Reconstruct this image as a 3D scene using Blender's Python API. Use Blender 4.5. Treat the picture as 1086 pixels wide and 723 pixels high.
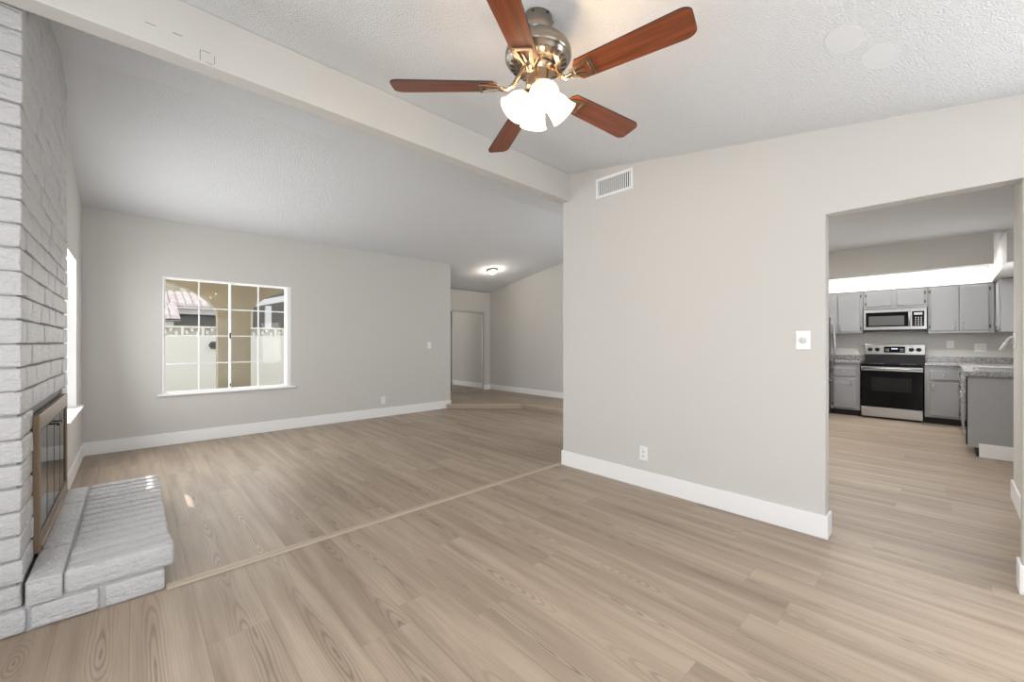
import bpy, bmesh, math, random
from mathutils import Vector, Matrix
random.seed(7)
for o in list(bpy.data.objects): bpy.data.objects.remove(o)
SC = bpy.context.scene
COL = SC.collection
PI = math.pi

# ------------------------------------------------------------------ camera, world, lights, exposure
YAW = math.radians(43.15)
cam_d = bpy.data.cameras.new('camera')
cam = bpy.data.objects.new('camera', cam_d); COL.objects.link(cam)
cam.location = (0, 0, 1.32)
cam.rotation_euler = (PI/2, 0, -YAW)
cam_d.sensor_width = 36.0
cam_d.lens = 430.0/1086.0*36.0
cam_d.shift_y = 1.5/1086.0
cam_d.clip_start = 0.02; cam_d.clip_end = 200
SC.camera = cam
SC.view_settings.view_transform = 'Standard'
SC.view_settings.look = 'None'
SC.view_settings.gamma = 1.0
SC.view_settings.use_curve_mapping = False
SC.view_settings.exposure = 0.34

W = bpy.data.worlds.new('sky'); SC.world = W; W.use_nodes = True
bg = W.node_tree.nodes['Background']
bg.inputs[0].default_value = (0.86, 0.93, 1.0, 1); bg.inputs[1].default_value = 1.35

def lamp(name, kind, loc, energy, color=(1,1,1), rot=None, aim=None, size=None, size_y=None, radius=None, angle=None):
    d = bpy.data.lights.new(name, kind); d.energy = energy; d.color = color
    if kind == 'AREA':
        d.shape = 'RECTANGLE'; d.size = size; d.size_y = size_y or size
    if radius is not None: d.shadow_soft_size = radius
    if angle is not None: d.angle = angle
    o = bpy.data.objects.new(name, d); COL.objects.link(o); o.location = loc
    if aim is not None: o.rotation_euler = Vector(aim).to_track_quat('-Z', 'Y').to_euler()
    elif rot is not None: o.rotation_euler = rot
    return o
# low morning sun that reaches the floor under the added cover at the left window
lamp('sun', 'SUN', (-8, 18, 9), 9.0, (1.0, 0.95, 0.88), aim=(1.06, -1.92, -1.0), angle=math.radians(0.15))
# added fill lamps at unseen openings, and daylight at the left and back windows
lamp('fill_light_rear', 'AREA', (1.5, -1.76, 1.15), 13, (0.97, 0.985, 1.0), aim=(0.0, 1, 0.30), size=2.4, size_y=2.0)  # added to fill the room from behind the camera, door unseen
lamp('fill_light_side', 'AREA', (-1.16, 0.5, 1.35), 54, (0.97, 0.985, 1.0), aim=(1, 0.08, 0.15), size=2.6, size_y=1.5)  # added to brighten the partition from the left, window unseen
lamp('fill_light_right', 'AREA', (3.38, -1.05, 1.30), 38, (0.97, 0.985, 1.0), aim=(-1, 0.5, -0.05), size=1.1, size_y=1.3)  # added to light the chimney front, window unseen
lamp('daylight_left_window', 'AREA', (-0.62, 5.55, 1.45), 46, (0.96, 0.98, 1.0), aim=(1, -0.35, 0.10), size=1.3, size_y=1.6)
lamp('daylight_back_window', 'AREA', (1.03, 7.02, 1.45), 20, (1.0, 0.99, 0.97), aim=(0, -1, 0.12), size=1.5, size_y=1.6)
lamp('fill_light_kitchen', 'AREA', (8.0, -0.92, 1.6), 22, (0.97, 0.985, 1.0), aim=(-0.3, 1, -0.45), size=1.2, size_y=0.7)  # added fill for the kitchen, window unseen

lamp('fill_light_entry', 'AREA', (5.3, 2.88, 1.35), 26, (0.98, 0.99, 1.0), aim=(0.35, 1, 0.1), size=1.2, size_y=1.8)  # added to lift the dark entry, door unseen

# ------------------------------------------------------------------ materials
def new_mat(name):
    m = bpy.data.materials.new(name); m.use_nodes = True
    n = m.node_tree.nodes; l = m.node_tree.links
    return m, n, l, n['Principled BSDF']
def nd(n, t, **kw):
    x = n.new(t)
    for k, v in kw.items(): setattr(x, k, v)
    return x
def mth(n, l, op, a, b=None, c=None):
    x = n.new('ShaderNodeMath'); x.operation = op
    for i, v in enumerate((a, b, c)):
        if v is None: continue
        if isinstance(v, (int, float)): x.inputs[i].default_value = v
        else: l.new(v, x.inputs[i])
    return x.outputs[0]
def plain(name, col, rough=0.5, metal=0.0, bump=0.0, scale=60.0, var=0.0, emis=None, estr=0.0, spec=0.5, detail=2.0, dist=0.01):
    m, n, l, p = new_mat(name)
    p.inputs['Base Color'].default_value = (*col, 1)
    p.inputs['Roughness'].default_value = rough
    p.inputs['Metallic'].default_value = metal
    p.inputs['Specular IOR Level'].default_value = spec
    tc = nd(n, 'ShaderNodeTexCoord')
    if bump:
        t = nd(n, 'ShaderNodeTexNoise'); t.inputs['Scale'].default_value = scale; t.inputs['Detail'].default_value = detail
        l.new(tc.outputs['Object'], t.inputs['Vector'])
        b = nd(n, 'ShaderNodeBump'); b.inputs['Strength'].default_value = bump; b.inputs['Distance'].default_value = dist
        l.new(t.outputs['Fac'], b.inputs['Height']); l.new(b.outputs[0], p.inputs['Normal'])
    if var:
        t = nd(n, 'ShaderNodeTexNoise'); t.inputs['Scale'].default_value = 3.0; t.inputs['Detail'].default_value = 4
        l.new(tc.outputs['Object'], t.inputs['Vector'])
        mx = nd(n, 'ShaderNodeMix', data_type='RGBA')
        mx.inputs[6].default_value = (*[c*(1-var) for c in col], 1); mx.inputs[7].default_value = (*[min(1, c*(1+var)) for c in col], 1)
        l.new(t.outputs['Fac'], mx.inputs[0]); l.new(mx.outputs[2], p.inputs['Base Color'])
    if emis:
        p.inputs['Emission Color'].default_value = (*emis, 1); p.inputs['Emission Strength'].default_value = estr
    return m

M = {}
M['wall'] = plain('greige_wall_paint', (0.60, 0.585, 0.56), 0.75, bump=0.12, scale=90, var=0.012, dist=0.004)
M['trim'] = plain('white_trim_paint', (0.86, 0.86, 0.86), 0.35, bump=0.02, scale=30)
M['beam'] = plain('painted_timber_beam', (0.57, 0.558, 0.53), 0.6, bump=0.2, scale=12, var=0.03, detail=6)
M['white_plastic'] = plain('white_plastic', (0.84, 0.84, 0.83), 0.3, bump=0.01, scale=20)
M['grey_paint'] = plain('grey_cabinet_paint', (0.33, 0.33, 0.336), 0.35, bump=0.05, scale=120, var=0.03)
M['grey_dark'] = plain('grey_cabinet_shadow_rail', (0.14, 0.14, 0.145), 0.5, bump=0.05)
M['black'] = plain('black_plastic', (0.012, 0.012, 0.012), 0.4, bump=0.01)
M['toe'] = plain('black_toe_kick', (0.01, 0.01, 0.01), 0.6, bump=0.02)
M['steel'] = plain('stainless_steel', (0.47, 0.468, 0.46), 0.28, 1.0, bump=0.015, scale=200)
M['fridge_steel'] = plain('dark_stainless_fridge', (0.20, 0.20, 0.20), 0.3, 1.0, bump=0.01, scale=200)
M['chrome'] = plain('polished_chrome', (0.8, 0.8, 0.8), 0.12, 1.0, bump=0.002)
M['black_glass'] = plain('black_oven_glass', (0.005, 0.005, 0.006), 0.08, bump=0.001, spec=0.18)
M['oven_window'] = plain('oven_window_glass', (0.016, 0.016, 0.015), 0.10, bump=0.001, spec=0.25)
M['bronze'] = plain('antique_bronze', (0.33, 0.25, 0.17), 0.27, 1.0, bump=0.02, scale=120)
M['nickel'] = plain('brushed_nickel', (0.30, 0.27, 0.23), 0.26, 1.0, bump=0.02, scale=150)
M['brass'] = plain('aged_brass_frame', (0.19, 0.135, 0.085), 0.42, 0.4, bump=0.03, scale=60, var=0.1)
M['dark_metal'] = plain('dark_fireplace_metal', (0.03, 0.028, 0.025), 0.5, 0.6, bump=0.05)
M['mirror'] = plain('mirror_silvering', (0.86, 0.86, 0.85), 0.015, 1.0, bump=0.0005)
M['frame_metal'] = plain('satin_mirror_frame', (0.62, 0.60, 0.56), 0.4, 0.8, bump=0.01)
M['stucco'] = plain('tan_stucco', (0.60, 0.52, 0.38), 0.95, bump=0.5, scale=70, var=0.08)
M['stucco_light'] = plain('peach_stucco_trim', (0.80, 0.68, 0.50), 0.95, bump=0.3, scale=70, var=0.05)
M['garden_wall'] = plain('cream_garden_wall_block', (0.90, 0.85, 0.76), 0.95, bump=0.3, scale=40, var=0.03)
M['grey_stucco'] = plain('grey_neighbour_stucco', (0.17, 0.155, 0.135), 0.95, bump=0.3, scale=50, var=0.05)
M['pale_stucco'] = plain('pale_neighbour_fascia', (0.74, 0.70, 0.68), 0.9, bump=0.2, scale=50)
M['concrete'] = plain('patio_concrete', (0.55, 0.53, 0.50), 0.9, bump=0.3, scale=20, var=0.08)
M['dark_iron'] = plain('dark_iron', (0.06, 0.06, 0.055), 0.6, bump=0.1)
M['dark_gap'] = plain('duct_interior_black', (0.03, 0.03, 0.03), 0.9, bump=0.02)
M['led'] = plain('display_led', (0.02, 0.02, 0.02), 0.3, bump=0.001, emis=(0.7, 0.85, 1.0), estr=0.9)
M['key_print'] = plain('grey_key_print', (0.55, 0.55, 0.55), 0.5, bump=0.005)
M['tube'] = plain('fluorescent_tube', (0.9, 0.9, 0.9), 0.4, bump=0.001, emis=(1.0, 0.98, 0.94), estr=14.0)
M['bulb'] = plain('lit_bulb', (1, 1, 1), 0.4, bump=0.001, emis=(1.0, 0.90, 0.74), estr=7.0)

def ceiling_mat():
    m, n, l, p = new_mat('popcorn_ceiling')
    p.inputs['Base Color'].default_value = (0.80, 0.815, 0.835, 1); p.inputs['Roughness'].default_value = 0.95
    p.inputs['Specular IOR Level'].default_value = 0.1
    tc = nd(n, 'ShaderNodeTexCoord')
    a = nd(n, 'ShaderNodeTexNoise'); a.inputs['Scale'].default_value = 105; a.inputs['Detail'].default_value = 3; a.inputs['Roughness'].default_value = 0.65
    v = nd(n, 'ShaderNodeTexVoronoi'); v.inputs['Scale'].default_value = 150
    for t in (a, v): l.new(tc.outputs['Object'], t.inputs['Vector'])
    h = mth(n, l, 'SUBTRACT', mth(n, l, 'MULTIPLY', a.outputs['Fac'], 1.3), mth(n, l, 'MULTIPLY', v.outputs['Distance'], 0.5))
    b = nd(n, 'ShaderNodeBump'); b.inputs['Strength'].default_value = 0.85; b.inputs['Distance'].default_value = 0.013
    l.new(h, b.inputs['Height']); l.new(b.outputs[0], p.inputs['Normal'])
    return m
M['ceiling'] = ceiling_mat()

M['patch'] = plain('smooth_ceiling_plaster', (0.66, 0.672, 0.69), 0.95, bump=0.1, scale=30, var=0.02)
def brick_mat(name, col, dark):
    m, n, l, p = new_mat(name)
    p.inputs['Roughness'].default_value = 0.42
    p.inputs['Specular IOR Level'].default_value = 0.5
    tc = nd(n, 'ShaderNodeTexCoord')
    mp = nd(n, 'ShaderNodeMapping'); mp.inputs['Scale'].default_value = (1, 1, 2.0); l.new(tc.outputs['Object'], mp.inputs['Vector'])
    a = nd(n, 'ShaderNodeTexNoise'); a.inputs['Scale'].default_value = 18; a.inputs['Detail'].default_value = 7; a.inputs['Roughness'].default_value = 0.6
    c = nd(n, 'ShaderNodeTexNoise'); c.inputs['Scale'].default_value = 120; c.inputs['Detail'].default_value = 3
    for t in (a, c): l.new(mp.outputs[0], t.inputs['Vector'])
    h = mth(n, l, 'ADD', a.outputs['Fac'], mth(n, l, 'MULTIPLY', c.outputs['Fac'], 0.25))
    b = nd(n, 'ShaderNodeBump'); b.inputs['Strength'].default_value = 1.0; b.inputs['Distance'].default_value = 0.022
    l.new(h, b.inputs['Height']); l.new(b.outputs[0], p.inputs['Normal'])
    # small unpainted pits
    pit = nd(n, 'ShaderNodeTexNoise'); pit.inputs['Scale'].default_value = 45; pit.inputs['Detail'].default_value = 2
    l.new(tc.outputs['Object'], pit.inputs['Vector'])
    r = nd(n, 'ShaderNodeValToRGB'); r.color_ramp.elements[0].position = 0.22; r.color_ramp.elements[1].position = 0.27
    r.color_ramp.elements[0].color = (*dark, 1); r.color_ramp.elements[1].color = (*col, 1)
    l.new(pit.outputs['Fac'], r.inputs[0]); l.new(r.outputs[0], p.inputs['Base Color'])
    return m
M['brick'] = brick_mat('white_painted_slump_brick', (0.56, 0.56, 0.565), (0.2, 0.2, 0.2))
M['mortar_light'] = plain('white_painted_mortar', (0.46, 0.46, 0.46), 0.7, bump=0.5, scale=60, var=0.15)
M['mortar'] = plain('joint_shade_dirt_mortar', (0.30, 0.30, 0.30), 0.8, bump=0.6, scale=60, var=0.2)  # grey puts joint shade, with some dirt, into the mortar colour

def oak_mat(name, light, mid, dark, ox, wid=0.245, ln=1.55):
    m, n, l, p = new_mat(name)
    tc = nd(n, 'ShaderNodeTexCoord'); sp = nd(n, 'ShaderNodeSeparateXYZ'); l.new(tc.outputs['Object'], sp.inputs[0])
    X, Y = sp.outputs[0], sp.outputs[1]
    u = mth(n, l, 'DIVIDE', mth(n, l, 'SUBTRACT', X, ox), wid)
    row = mth(n, l, 'FLOOR', u); uf = mth(n, l, 'FRACT', u)
    wn = nd(n, 'ShaderNodeTexWhiteNoise', noise_dimensions='1D'); l.new(row, wn.inputs['W'])
    v = mth(n, l, 'ADD', mth(n, l, 'DIVIDE', Y, ln), wn.outputs['Value'])
    cell = mth(n, l, 'FLOOR', v); vf = mth(n, l, 'FRACT', v)
    cid = mth(n, l, 'ADD', mth(n, l, 'MULTIPLY', row, 7.31), mth(n, l, 'MULTIPLY', cell, 3.77))
    wn2 = nd(n, 'ShaderNodeTexWhiteNoise', noise_dimensions='1D'); l.new(cid, wn2.inputs['W'])
    rnd = wn2.outputs['Value']
    # cathedral grain: rings cut by a plane whose depth drifts along the plank
    vec = nd(n, 'ShaderNodeCombineXYZ'); l.new(mth(n, l, 'MULTIPLY', X, 9.0), vec.inputs[0]); l.new(mth(n, l, 'MULTIPLY', Y, 1.6), vec.inputs[1]); l.new(mth(n, l, 'MULTIPLY', cid, 5.3), vec.inputs[2])
    nz = nd(n, 'ShaderNodeTexNoise'); nz.inputs['Scale'].default_value = 1.0; nz.inputs['Detail'].default_value = 3; l.new(vec.outputs[0], nz.inputs['Vector'])
    vec2 = nd(n, 'ShaderNodeCombineXYZ'); l.new(mth(n, l, 'MULTIPLY', Y, 0.62), vec2.inputs[0]); l.new(mth(n, l, 'MULTIPLY', cid, 2.9), vec2.inputs[1])
    nz2 = nd(n, 'ShaderNodeTexNoise'); nz2.inputs['Scale'].default_value = 1.0; nz2.inputs['Detail'].default_value = 1; l.new(vec2.outputs[0], nz2.inputs['Vector'])
    d = mth(n, l, 'MULTIPLY', mth(n, l, 'SUBTRACT', nz2.outputs['Fac'], 0.5), 0.60)
    cu = mth(n, l, 'MULTIPLY', mth(n, l, 'SUBTRACT', uf, mth(n, l, 'ADD', 0.2, mth(n, l, 'MULTIPLY', rnd, 0.6))), wid)
    cu = mth(n, l, 'ADD', cu, mth(n, l, 'MULTIPLY', mth(n, l, 'SUBTRACT', nz.outputs['Fac'], 0.5), 0.045))
    r2 = mth(n, l, 'ADD', mth(n, l, 'MULTIPLY', cu, cu), mth(n, l, 'MULTIPLY', mth(n, l, 'MULTIPLY', d, d), 0.5))
    r = mth(n, l, 'SQRT', r2)
    ring = mth(n, l, 'SINE', mth(n, l, 'MULTIPLY', r, 2*PI/0.0125))
    ring = mth(n, l, 'POWER', mth(n, l, 'MULTIPLY', mth(n, l, 'ADD', ring, 1.0), 0.5), 3.0)
    near = mth(n, l, 'SUBTRACT', 1.0, mth(n, l, 'MINIMUM', mth(n, l, 'MULTIPLY', r, 16.0), 1.0))   # the heart of the figure
    ringf = mth(n, l, 'MULTIPLY', ring, mth(n, l, 'ADD', 0.10, mth(n, l, 'MULTIPLY', mth(n, l, 'MULTIPLY', near, nz2.outputs['Fac']), 1.25)))
    # fine fibre and broad tone bands
    v3 = nd(n, 'ShaderNodeCombineXYZ'); l.new(mth(n, l, 'MULTIPLY', X, 220.0), v3.inputs[0]); l.new(mth(n, l, 'MULTIPLY', Y, 5.0), v3.inputs[1]); l.new(cid, v3.inputs[2])
    fine = nd(n, 'ShaderNodeTexNoise'); fine.inputs['Scale'].default_value = 1.0; fine.inputs['Detail'].default_value = 3; l.new(v3.outputs[0], fine.inputs['Vector'])
    v4 = nd(n, 'ShaderNodeCombineXYZ'); l.new(mth(n, l, 'MULTIPLY', X, 14.0), v4.inputs[0]); l.new(mth(n, l, 'MULTIPLY', Y, 0.9), v4.inputs[1]); l.new(cid, v4.inputs[2])
    band = nd(n, 'ShaderNodeTexNoise'); band.inputs['Scale'].default_value = 1.0; band.inputs['Detail'].default_value = 3; l.new(v4.outputs[0], band.inputs['Vector'])
    tone = mth(n, l, 'ADD', mth(n, l, 'MULTIPLY', mth(n, l, 'SUBTRACT', band.outputs['Fac'], 0.5), 2.0), mth(n, l, 'MULTIPLY', mth(n, l, 'SUBTRACT', rnd, 0.5), 0.35))
    tone = mth(n, l, 'ADD', tone, mth(n, l, 'MULTIPLY', mth(n, l, 'SUBTRACT', fine.outputs['Fac'], 0.5), 0.45))
    tone = mth(n, l, 'ADD', 0.42, tone)
    cr = nd(n, 'ShaderNodeValToRGB'); e = cr.color_ramp.elements
    e[0].position = 0.0; e[0].color = (*light, 1); e[1].position = 1.0; e[1].color = (*mid, 1)
    l.new(tone, cr.inputs[0])
    mx = nd(n, 'ShaderNodeMix', data_type='RGBA'); mx.inputs[7].default_value = (*dark, 1)
    l.new(ringf, mx.inputs[0]); l.new(cr.outputs[0], mx.inputs[6])
    # seams
    su = mth(n, l, 'LESS_THAN', mth(n, l, 'MINIMUM', uf, mth(n, l, 'SUBTRACT', 1.0, uf)), 0.0055)
    sv = mth(n, l, 'LESS_THAN', mth(n, l, 'MINIMUM', vf, mth(n, l, 'SUBTRACT', 1.0, vf)), 0.0008)
    seam = mth(n, l, 'MULTIPLY', mth(n, l, 'MAXIMUM', su, mth(n, l, 'MULTIPLY', sv, 0.5)), 0.40)
    m2 = nd(n, 'ShaderNodeMix', data_type='RGBA'); m2.inputs[7].default_value = (*[c*0.45 for c in dark], 1)
    l.new(seam, m2.inputs[0]); l.new(mx.outputs[2], m2.inputs[6]); l.new(m2.outputs[2], p.inputs['Base Color'])
    p.inputs['Roughness'].default_value = 0.42
    p.inputs['Specular IOR Level'].default_value = 0.30
    b = nd(n, 'ShaderNodeBump'); b.inputs['Strength'].default_value = 0.15; b.inputs['Distance'].default_value = 0.002
    hh = mth(n, l, 'SUBTRACT', mth(n, l, 'MULTIPLY', fine.outputs['Fac'], 0.3), mth(n, l, 'MULTIPLY', seam, 1.5))
    l.new(hh, b.inputs['Height']); l.new(b.outputs[0], p.inputs['Normal'])
    return m
M['oak'] = oak_mat('greige_oak_plank', (0.45, 0.362, 0.278), (0.27, 0.206, 0.153), (0.155, 0.112, 0.082), 0.237)
M['oak_trim'] = plain('pale_oak_moulding', (0.43, 0.35, 0.27), 0.45, bump=0.05, scale=40, var=0.06)

def wood_blade():
    m, n, l, p = new_mat('cherry_blade_veneer')
    tc = nd(n, 'ShaderNodeTexCoord'); mp = nd(n, 'ShaderNodeMapping'); mp.inputs['Scale'].default_value = (2.0, 34, 34); l.new(tc.outputs['Object'], mp.inputs['Vector'])
    t = nd(n, 'ShaderNodeTexNoise'); t.inputs['Scale'].default_value = 1.5; t.inputs['Detail'].default_value = 5; l.new(mp.outputs[0], t.inputs['Vector'])
    r = nd(n, 'ShaderNodeValToRGB'); r.color_ramp.elements[0].position = 0.3; r.color_ramp.elements[1].position = 0.75
    r.color_ramp.elements[0].color = (0.10, 0.026, 0.010, 1); r.color_ramp.elements[1].color = (0.26, 0.07, 0.024, 1)
    l.new(t.outputs['Fac'], r.inputs[0]); l.new(r.outputs[0], p.inputs['Base Color'])
    p.inputs['Roughness'].default_value = 0.30
    return m
M['blade'] = wood_blade()
M['blade_edge'] = plain('dark_blade_edge', (0.02, 0.012, 0.01), 0.5, bump=0.01)

def granite_mat():
    m, n, l, p = new_mat('speckled_grey_granite')
    tc = nd(n, 'ShaderNodeTexCoord')
    v = nd(n, 'ShaderNodeTexVoronoi'); v.inputs['Scale'].default_value = 120
    t = nd(n, 'ShaderNodeTexNoise'); t.inputs['Scale'].default_value = 40; t.inputs['Detail'].default_value = 6
    for x in (v, t): l.new(tc.outputs['Object'], x.inputs['Vector'])
    s = mth(n, l, 'ADD', mth(n, l, 'MULTIPLY', v.outputs['Color'], 0.55), mth(n, l, 'MULTIPLY', t.outputs['Fac'], 0.6))
    r = nd(n, 'ShaderNodeValToRGB'); e = r.color_ramp.elements
    e[0].position = 0.25; e[0].color = (0.06, 0.06, 0.065, 1); e[1].position = 0.85; e[1].color = (0.50, 0.49, 0.48, 1)
    l.new(s, r.inputs[0]); l.new(r.outputs[0], p.inputs['Base Color']); p.inputs['Roughness'].default_value = 0.18
    return m
M['granite'] = granite_mat()

def glass_mat(name, tint=(1,1,1), refl=0.08, rough=0.0):
    m = bpy.data.materials.new(name); m.use_nodes = True
    n = m.node_tree.nodes; l = m.node_tree.links; n.clear()
    o = nd(n, 'ShaderNodeOutputMaterial'); t = nd(n, 'ShaderNodeBsdfTransparent'); g = nd(n, 'ShaderNodeBsdfGlossy')
    t.inputs[0].default_value = (*tint, 1); g.inputs['Roughness'].default_value = rough
    mx = nd(n, 'ShaderNodeMixShader'); fr = nd(n, 'ShaderNodeLayerWeight'); fr.inputs[0].default_value = 0.5
    f = mth(n, l, 'ADD', mth(n, l, 'MULTIPLY', mth(n, l, 'POWER', fr.outputs['Facing'], 4.0), 0.3), refl)
    l.new(f, mx.inputs[0]); l.new(t.outputs[0], mx.inputs[1]); l.new(g.outputs[0], mx.inputs[2]); l.new(mx.outputs[0], o.inputs[0])
    return m
M['glass'] = glass_mat('clear_window_glass', (0.98, 0.985, 0.98), 0.01)
M['fire_glass'] = glass_mat('smoked_fireplace_glass', (0.35, 0.35, 0.35), 0.45, 0.04)

def shade_mat(name, estr, col):
    m, n, l, p = new_mat(name)
    p.inputs['Base Color'].default_value = (0.95, 0.93, 0.88, 1); p.inputs['Roughness'].default_value = 0.3
    p.inputs['Emission Color'].default_value = (*col, 1)
    lw = nd(n, 'ShaderNodeLayerWeight'); lw.inputs[0].default_value = 0.35
    e = mth(n, l, 'MULTIPLY', mth(n, l, 'SUBTRACT', 1.15, mth(n, l, 'MULTIPLY', lw.outputs['Facing'], 0.75)), estr)
    l.new(e, p.inputs['Emission Strength'])
    return m
M['shade'] = shade_mat('frosted_lamp_glass', 0.55, (1.0, 0.90, 0.74))
M['dome'] = shade_mat('frosted_dome_glass', 1.6, (1.0, 0.90, 0.74))

def tile_mat():
    m, n, l, p = new_mat('weathered_clay_tile')
    tc = nd(n, 'ShaderNodeTexCoord'); t = nd(n, 'ShaderNodeTexNoise'); t.inputs['Scale'].default_value = 4; t.inputs['Detail'].default_value = 5
    l.new(tc.outputs['Object'], t.inputs['Vector'])
    r = nd(n, 'ShaderNodeValToRGB'); r.color_ramp.elements[0].position = 0.3; r.color_ramp.elements[1].position = 0.7
    r.color_ramp.elements[0].color = (0.72, 0.58, 0.54, 1); r.color_ramp.elements[1].color = (0.86, 0.80, 0.78, 1)
    l.new(t.outputs['Fac'], r.inputs[0]); l.new(r.outputs[0], p.inputs['Base Color']); p.inputs['Roughness'].default_value = 0.9
    return m
M['tile'] = tile_mat()

# ------------------------------------------------------------------ helpers
class MB:
    def __init__(s): s.bm = bmesh.new()
    def box(s, x0, y0, z0, x1, y1, z1, bev=0.0, seg=2, mtx=None):
        x0, x1 = min(x0, x1), max(x0, x1); y0, y1 = min(y0, y1), max(y0, y1); z0, z1 = min(z0, z1), max(z0, z1)
        t = bmesh.new(); r = bmesh.ops.create_cube(t, size=1.0)
        for v in t.verts:
            v.co = Vector(((x0+x1)/2+v.co.x*(x1-x0), (y0+y1)/2+v.co.y*(y1-y0), (z0+z1)/2+v.co.z*(z1-z0)))
        if bev: bmesh.ops.bevel(t, geom=list(t.edges), offset=bev, segments=seg, profile=0.5, affect='EDGES')
        s.join(t, mtx); return s
    def join(s, t, mtx=None):
        if mtx is not None: bmesh.ops.transform(t, matrix=mtx, verts=t.verts)
        vm = {v: s.bm.verts.new(v.co) for v in t.verts}
        for f in t.faces:
            try: s.bm.faces.new([vm[v] for v in f.verts]).smooth = f.smooth
            except ValueError: pass
        t.free()
    def hexa(s, p):      # 8 points: bottom 4, top 4 (both anticlockwise)
        v = [s.bm.verts.new(q) for q in p]
        for f in ((3,2,1,0), (4,5,6,7), (0,1,5,4), (1,2,6,5), (2,3,7,6), (3,0,4,7)): s.bm.faces.new([v[i] for i in f])
        return s
    def prism(s, pts, h0, h1, axis='z'):
        def P(a, b, h): return {'z': (a, b, h), 'x': (h, a, b), 'y': (a, h, b)}[axis]
        a = [s.bm.verts.new(P(*q, h0)) for q in pts]; b = [s.bm.verts.new(P(*q, h1)) for q in pts]
        n = len(pts); s.bm.faces.new(a[::-1]); s.bm.faces.new(b)
        for i in range(n): s.bm.faces.new([a[i], a[(i+1)%n], b[(i+1)%n], b[i]])
        bmesh.ops.recalc_face_normals(s.bm, faces=s.bm.faces); return s
    def lathe(s, prof, c=(0,0,0), seg=32, mtx=None, smooth=True):
        t = bmesh.new(); rings = []
        for r, z in prof:
            if r < 1e-6: rings.append([t.verts.new((0, 0, z))])
            else: rings.append([t.verts.new((r*math.cos(2*PI*i/seg), r*math.sin(2*PI*i/seg), z)) for i in range(seg)])
        for a, b in zip(rings, rings[1:]):
            if len(a) == 1 and len(b) == 1: continue
            for i in range(seg):
                j = (i+1) % seg
                if len(a) == 1: f = t.faces.new([a[0], b[i], b[j]])
                elif len(b) == 1: f = t.faces.new([a[i], a[j], b[0]])
                else: f = t.faces.new([a[i], a[j], b[j], b[i]])
                f.smooth = smooth
        bmesh.ops.recalc_face_normals(t, faces=t.faces)
        m = Matrix.Translation(c) if mtx is None else mtx
        s.join(t, m); return s
    def tube(s, pts, r, seg=10, cap=True):
        pts = [Vector(p) for p in pts]; t = bmesh.new(); rings = []
        up = Vector((0, 0, 1))
        for i, p in enumerate(pts):
            d = (pts[min(i+1, len(pts)-1)]-pts[max(i-1, 0)]).normalized()
            u = up if abs(d.dot(up)) < 0.95 else Vector((1, 0, 0))
            a = d.cross(u).normalized(); b = d.cross(a).normalized()
            rr = r[i] if isinstance(r, (list, tuple)) else r
            rings.append([t.verts.new(p+rr*(a*math.cos(2*PI*k/seg)+b*math.sin(2*PI*k/seg))) for k in range(seg)])
        for a, b in zip(rings, rings[1:]):
            for k in range(seg): t.faces.new([a[k], a[(k+1)%seg], b[(k+1)%seg], b[k]]).smooth = True
        if cap: t.faces.new(rings[0][::-1]); t.faces.new(rings[-1])
        bmesh.ops.recalc_face_normals(t, faces=t.faces); s.join(t); return s
    def build(s, name, mat, parent=None, origin=None, bevel=0.0):
        me = bpy.data.meshes.new(name)
        o = bpy.data.objects.new(name, me); COL.objects.link(o)
        root = parent
        while root is not None and root.parent is not None: root = root.parent
        off = Vector((0, 0, 0))
        if root is not None: off = Vector(root.location)
        elif origin is not None: off = Vector(origin); o.location = off
        for v in s.bm.verts: v.co -= off
        s.bm.to_mesh(me); s.bm.free()
        me.materials.append(mat); 
        if parent is not None: o.parent = parent
        if bevel:
            b = o.modifiers.new('bevel', 'BEVEL'); b.width = bevel; b.segments = 2; b.limit_method = 'ANGLE'; b.angle_limit = math.radians(40)
        return o
def empty(name, loc):
    o = bpy.data.objects.new(name, None); COL.objects.link(o); o.location = loc; o.empty_display_size = 0.1; return o
def tag(o, label, cat, group=None):
    o['label'] = label; o['category'] = cat
    if group: o['group'] = group
    return o
def struct(o): o['kind'] = 'structure'; return o

# ------------------------------------------------------------------ key dimensions
XL, XL2, XP, XP2 = -0.42, -1.20, 3.405, 3.52          # far left wall, near left wall, partition faces
YB, YR = 6.835, -1.80                                 # back wall, rear wall
XE, YE = 6.925, 8.24                                  # entry right wall, entry back wall
BY0, BY1, BZ = 2.735, 2.855, 2.825                    # beam
KC = 2.65                                             # kitchen ceiling height
XK = 10.10                                            # kitchen range wall
RY = 4.201
def zc(y): return 3.112+0.163*(y-2.735) if y < RY else 2.897+0.173*(6.82-y)

def wall_x(name, x0, x1, y0, y1, holes=(), ztop=None, mat='wall', z0=0.0):
    """wall in a plane x = const, top following the vaulted ceiling; holes (ya, yb, za, zb)"""
    zt = ztop or zc
    br = sorted(set([y0, y1]+[h[k] for h in holes for k in (0, 1)]+([RY] if y0 < RY < y1 else [])))
    mb = MB()
    for a, b in zip(br, br[1:]):
        segs = [(z0, None)]
        for h in holes:
            if h[0] <= a+1e-6 and h[1] >= b-1e-6:
                segs = ([(z0, h[2])] if h[2] > z0+1e-4 else [])+[(h[3], None)]
        for za, zb in segs:
            ta = zt(a) if zb is None else zb; tb = zt(b) if zb is None else zb
            mb.hexa([(x0,a,za),(x1,a,za),(x1,b,za),(x0,b,za),(x0,a,ta),(x1,a,ta),(x1,b,tb),(x0,b,tb)])
    bmesh.ops.remove_doubles(mb.bm, verts=mb.bm.verts, dist=1e-5)
    return struct(mb.build(name, M[mat]))
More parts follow.
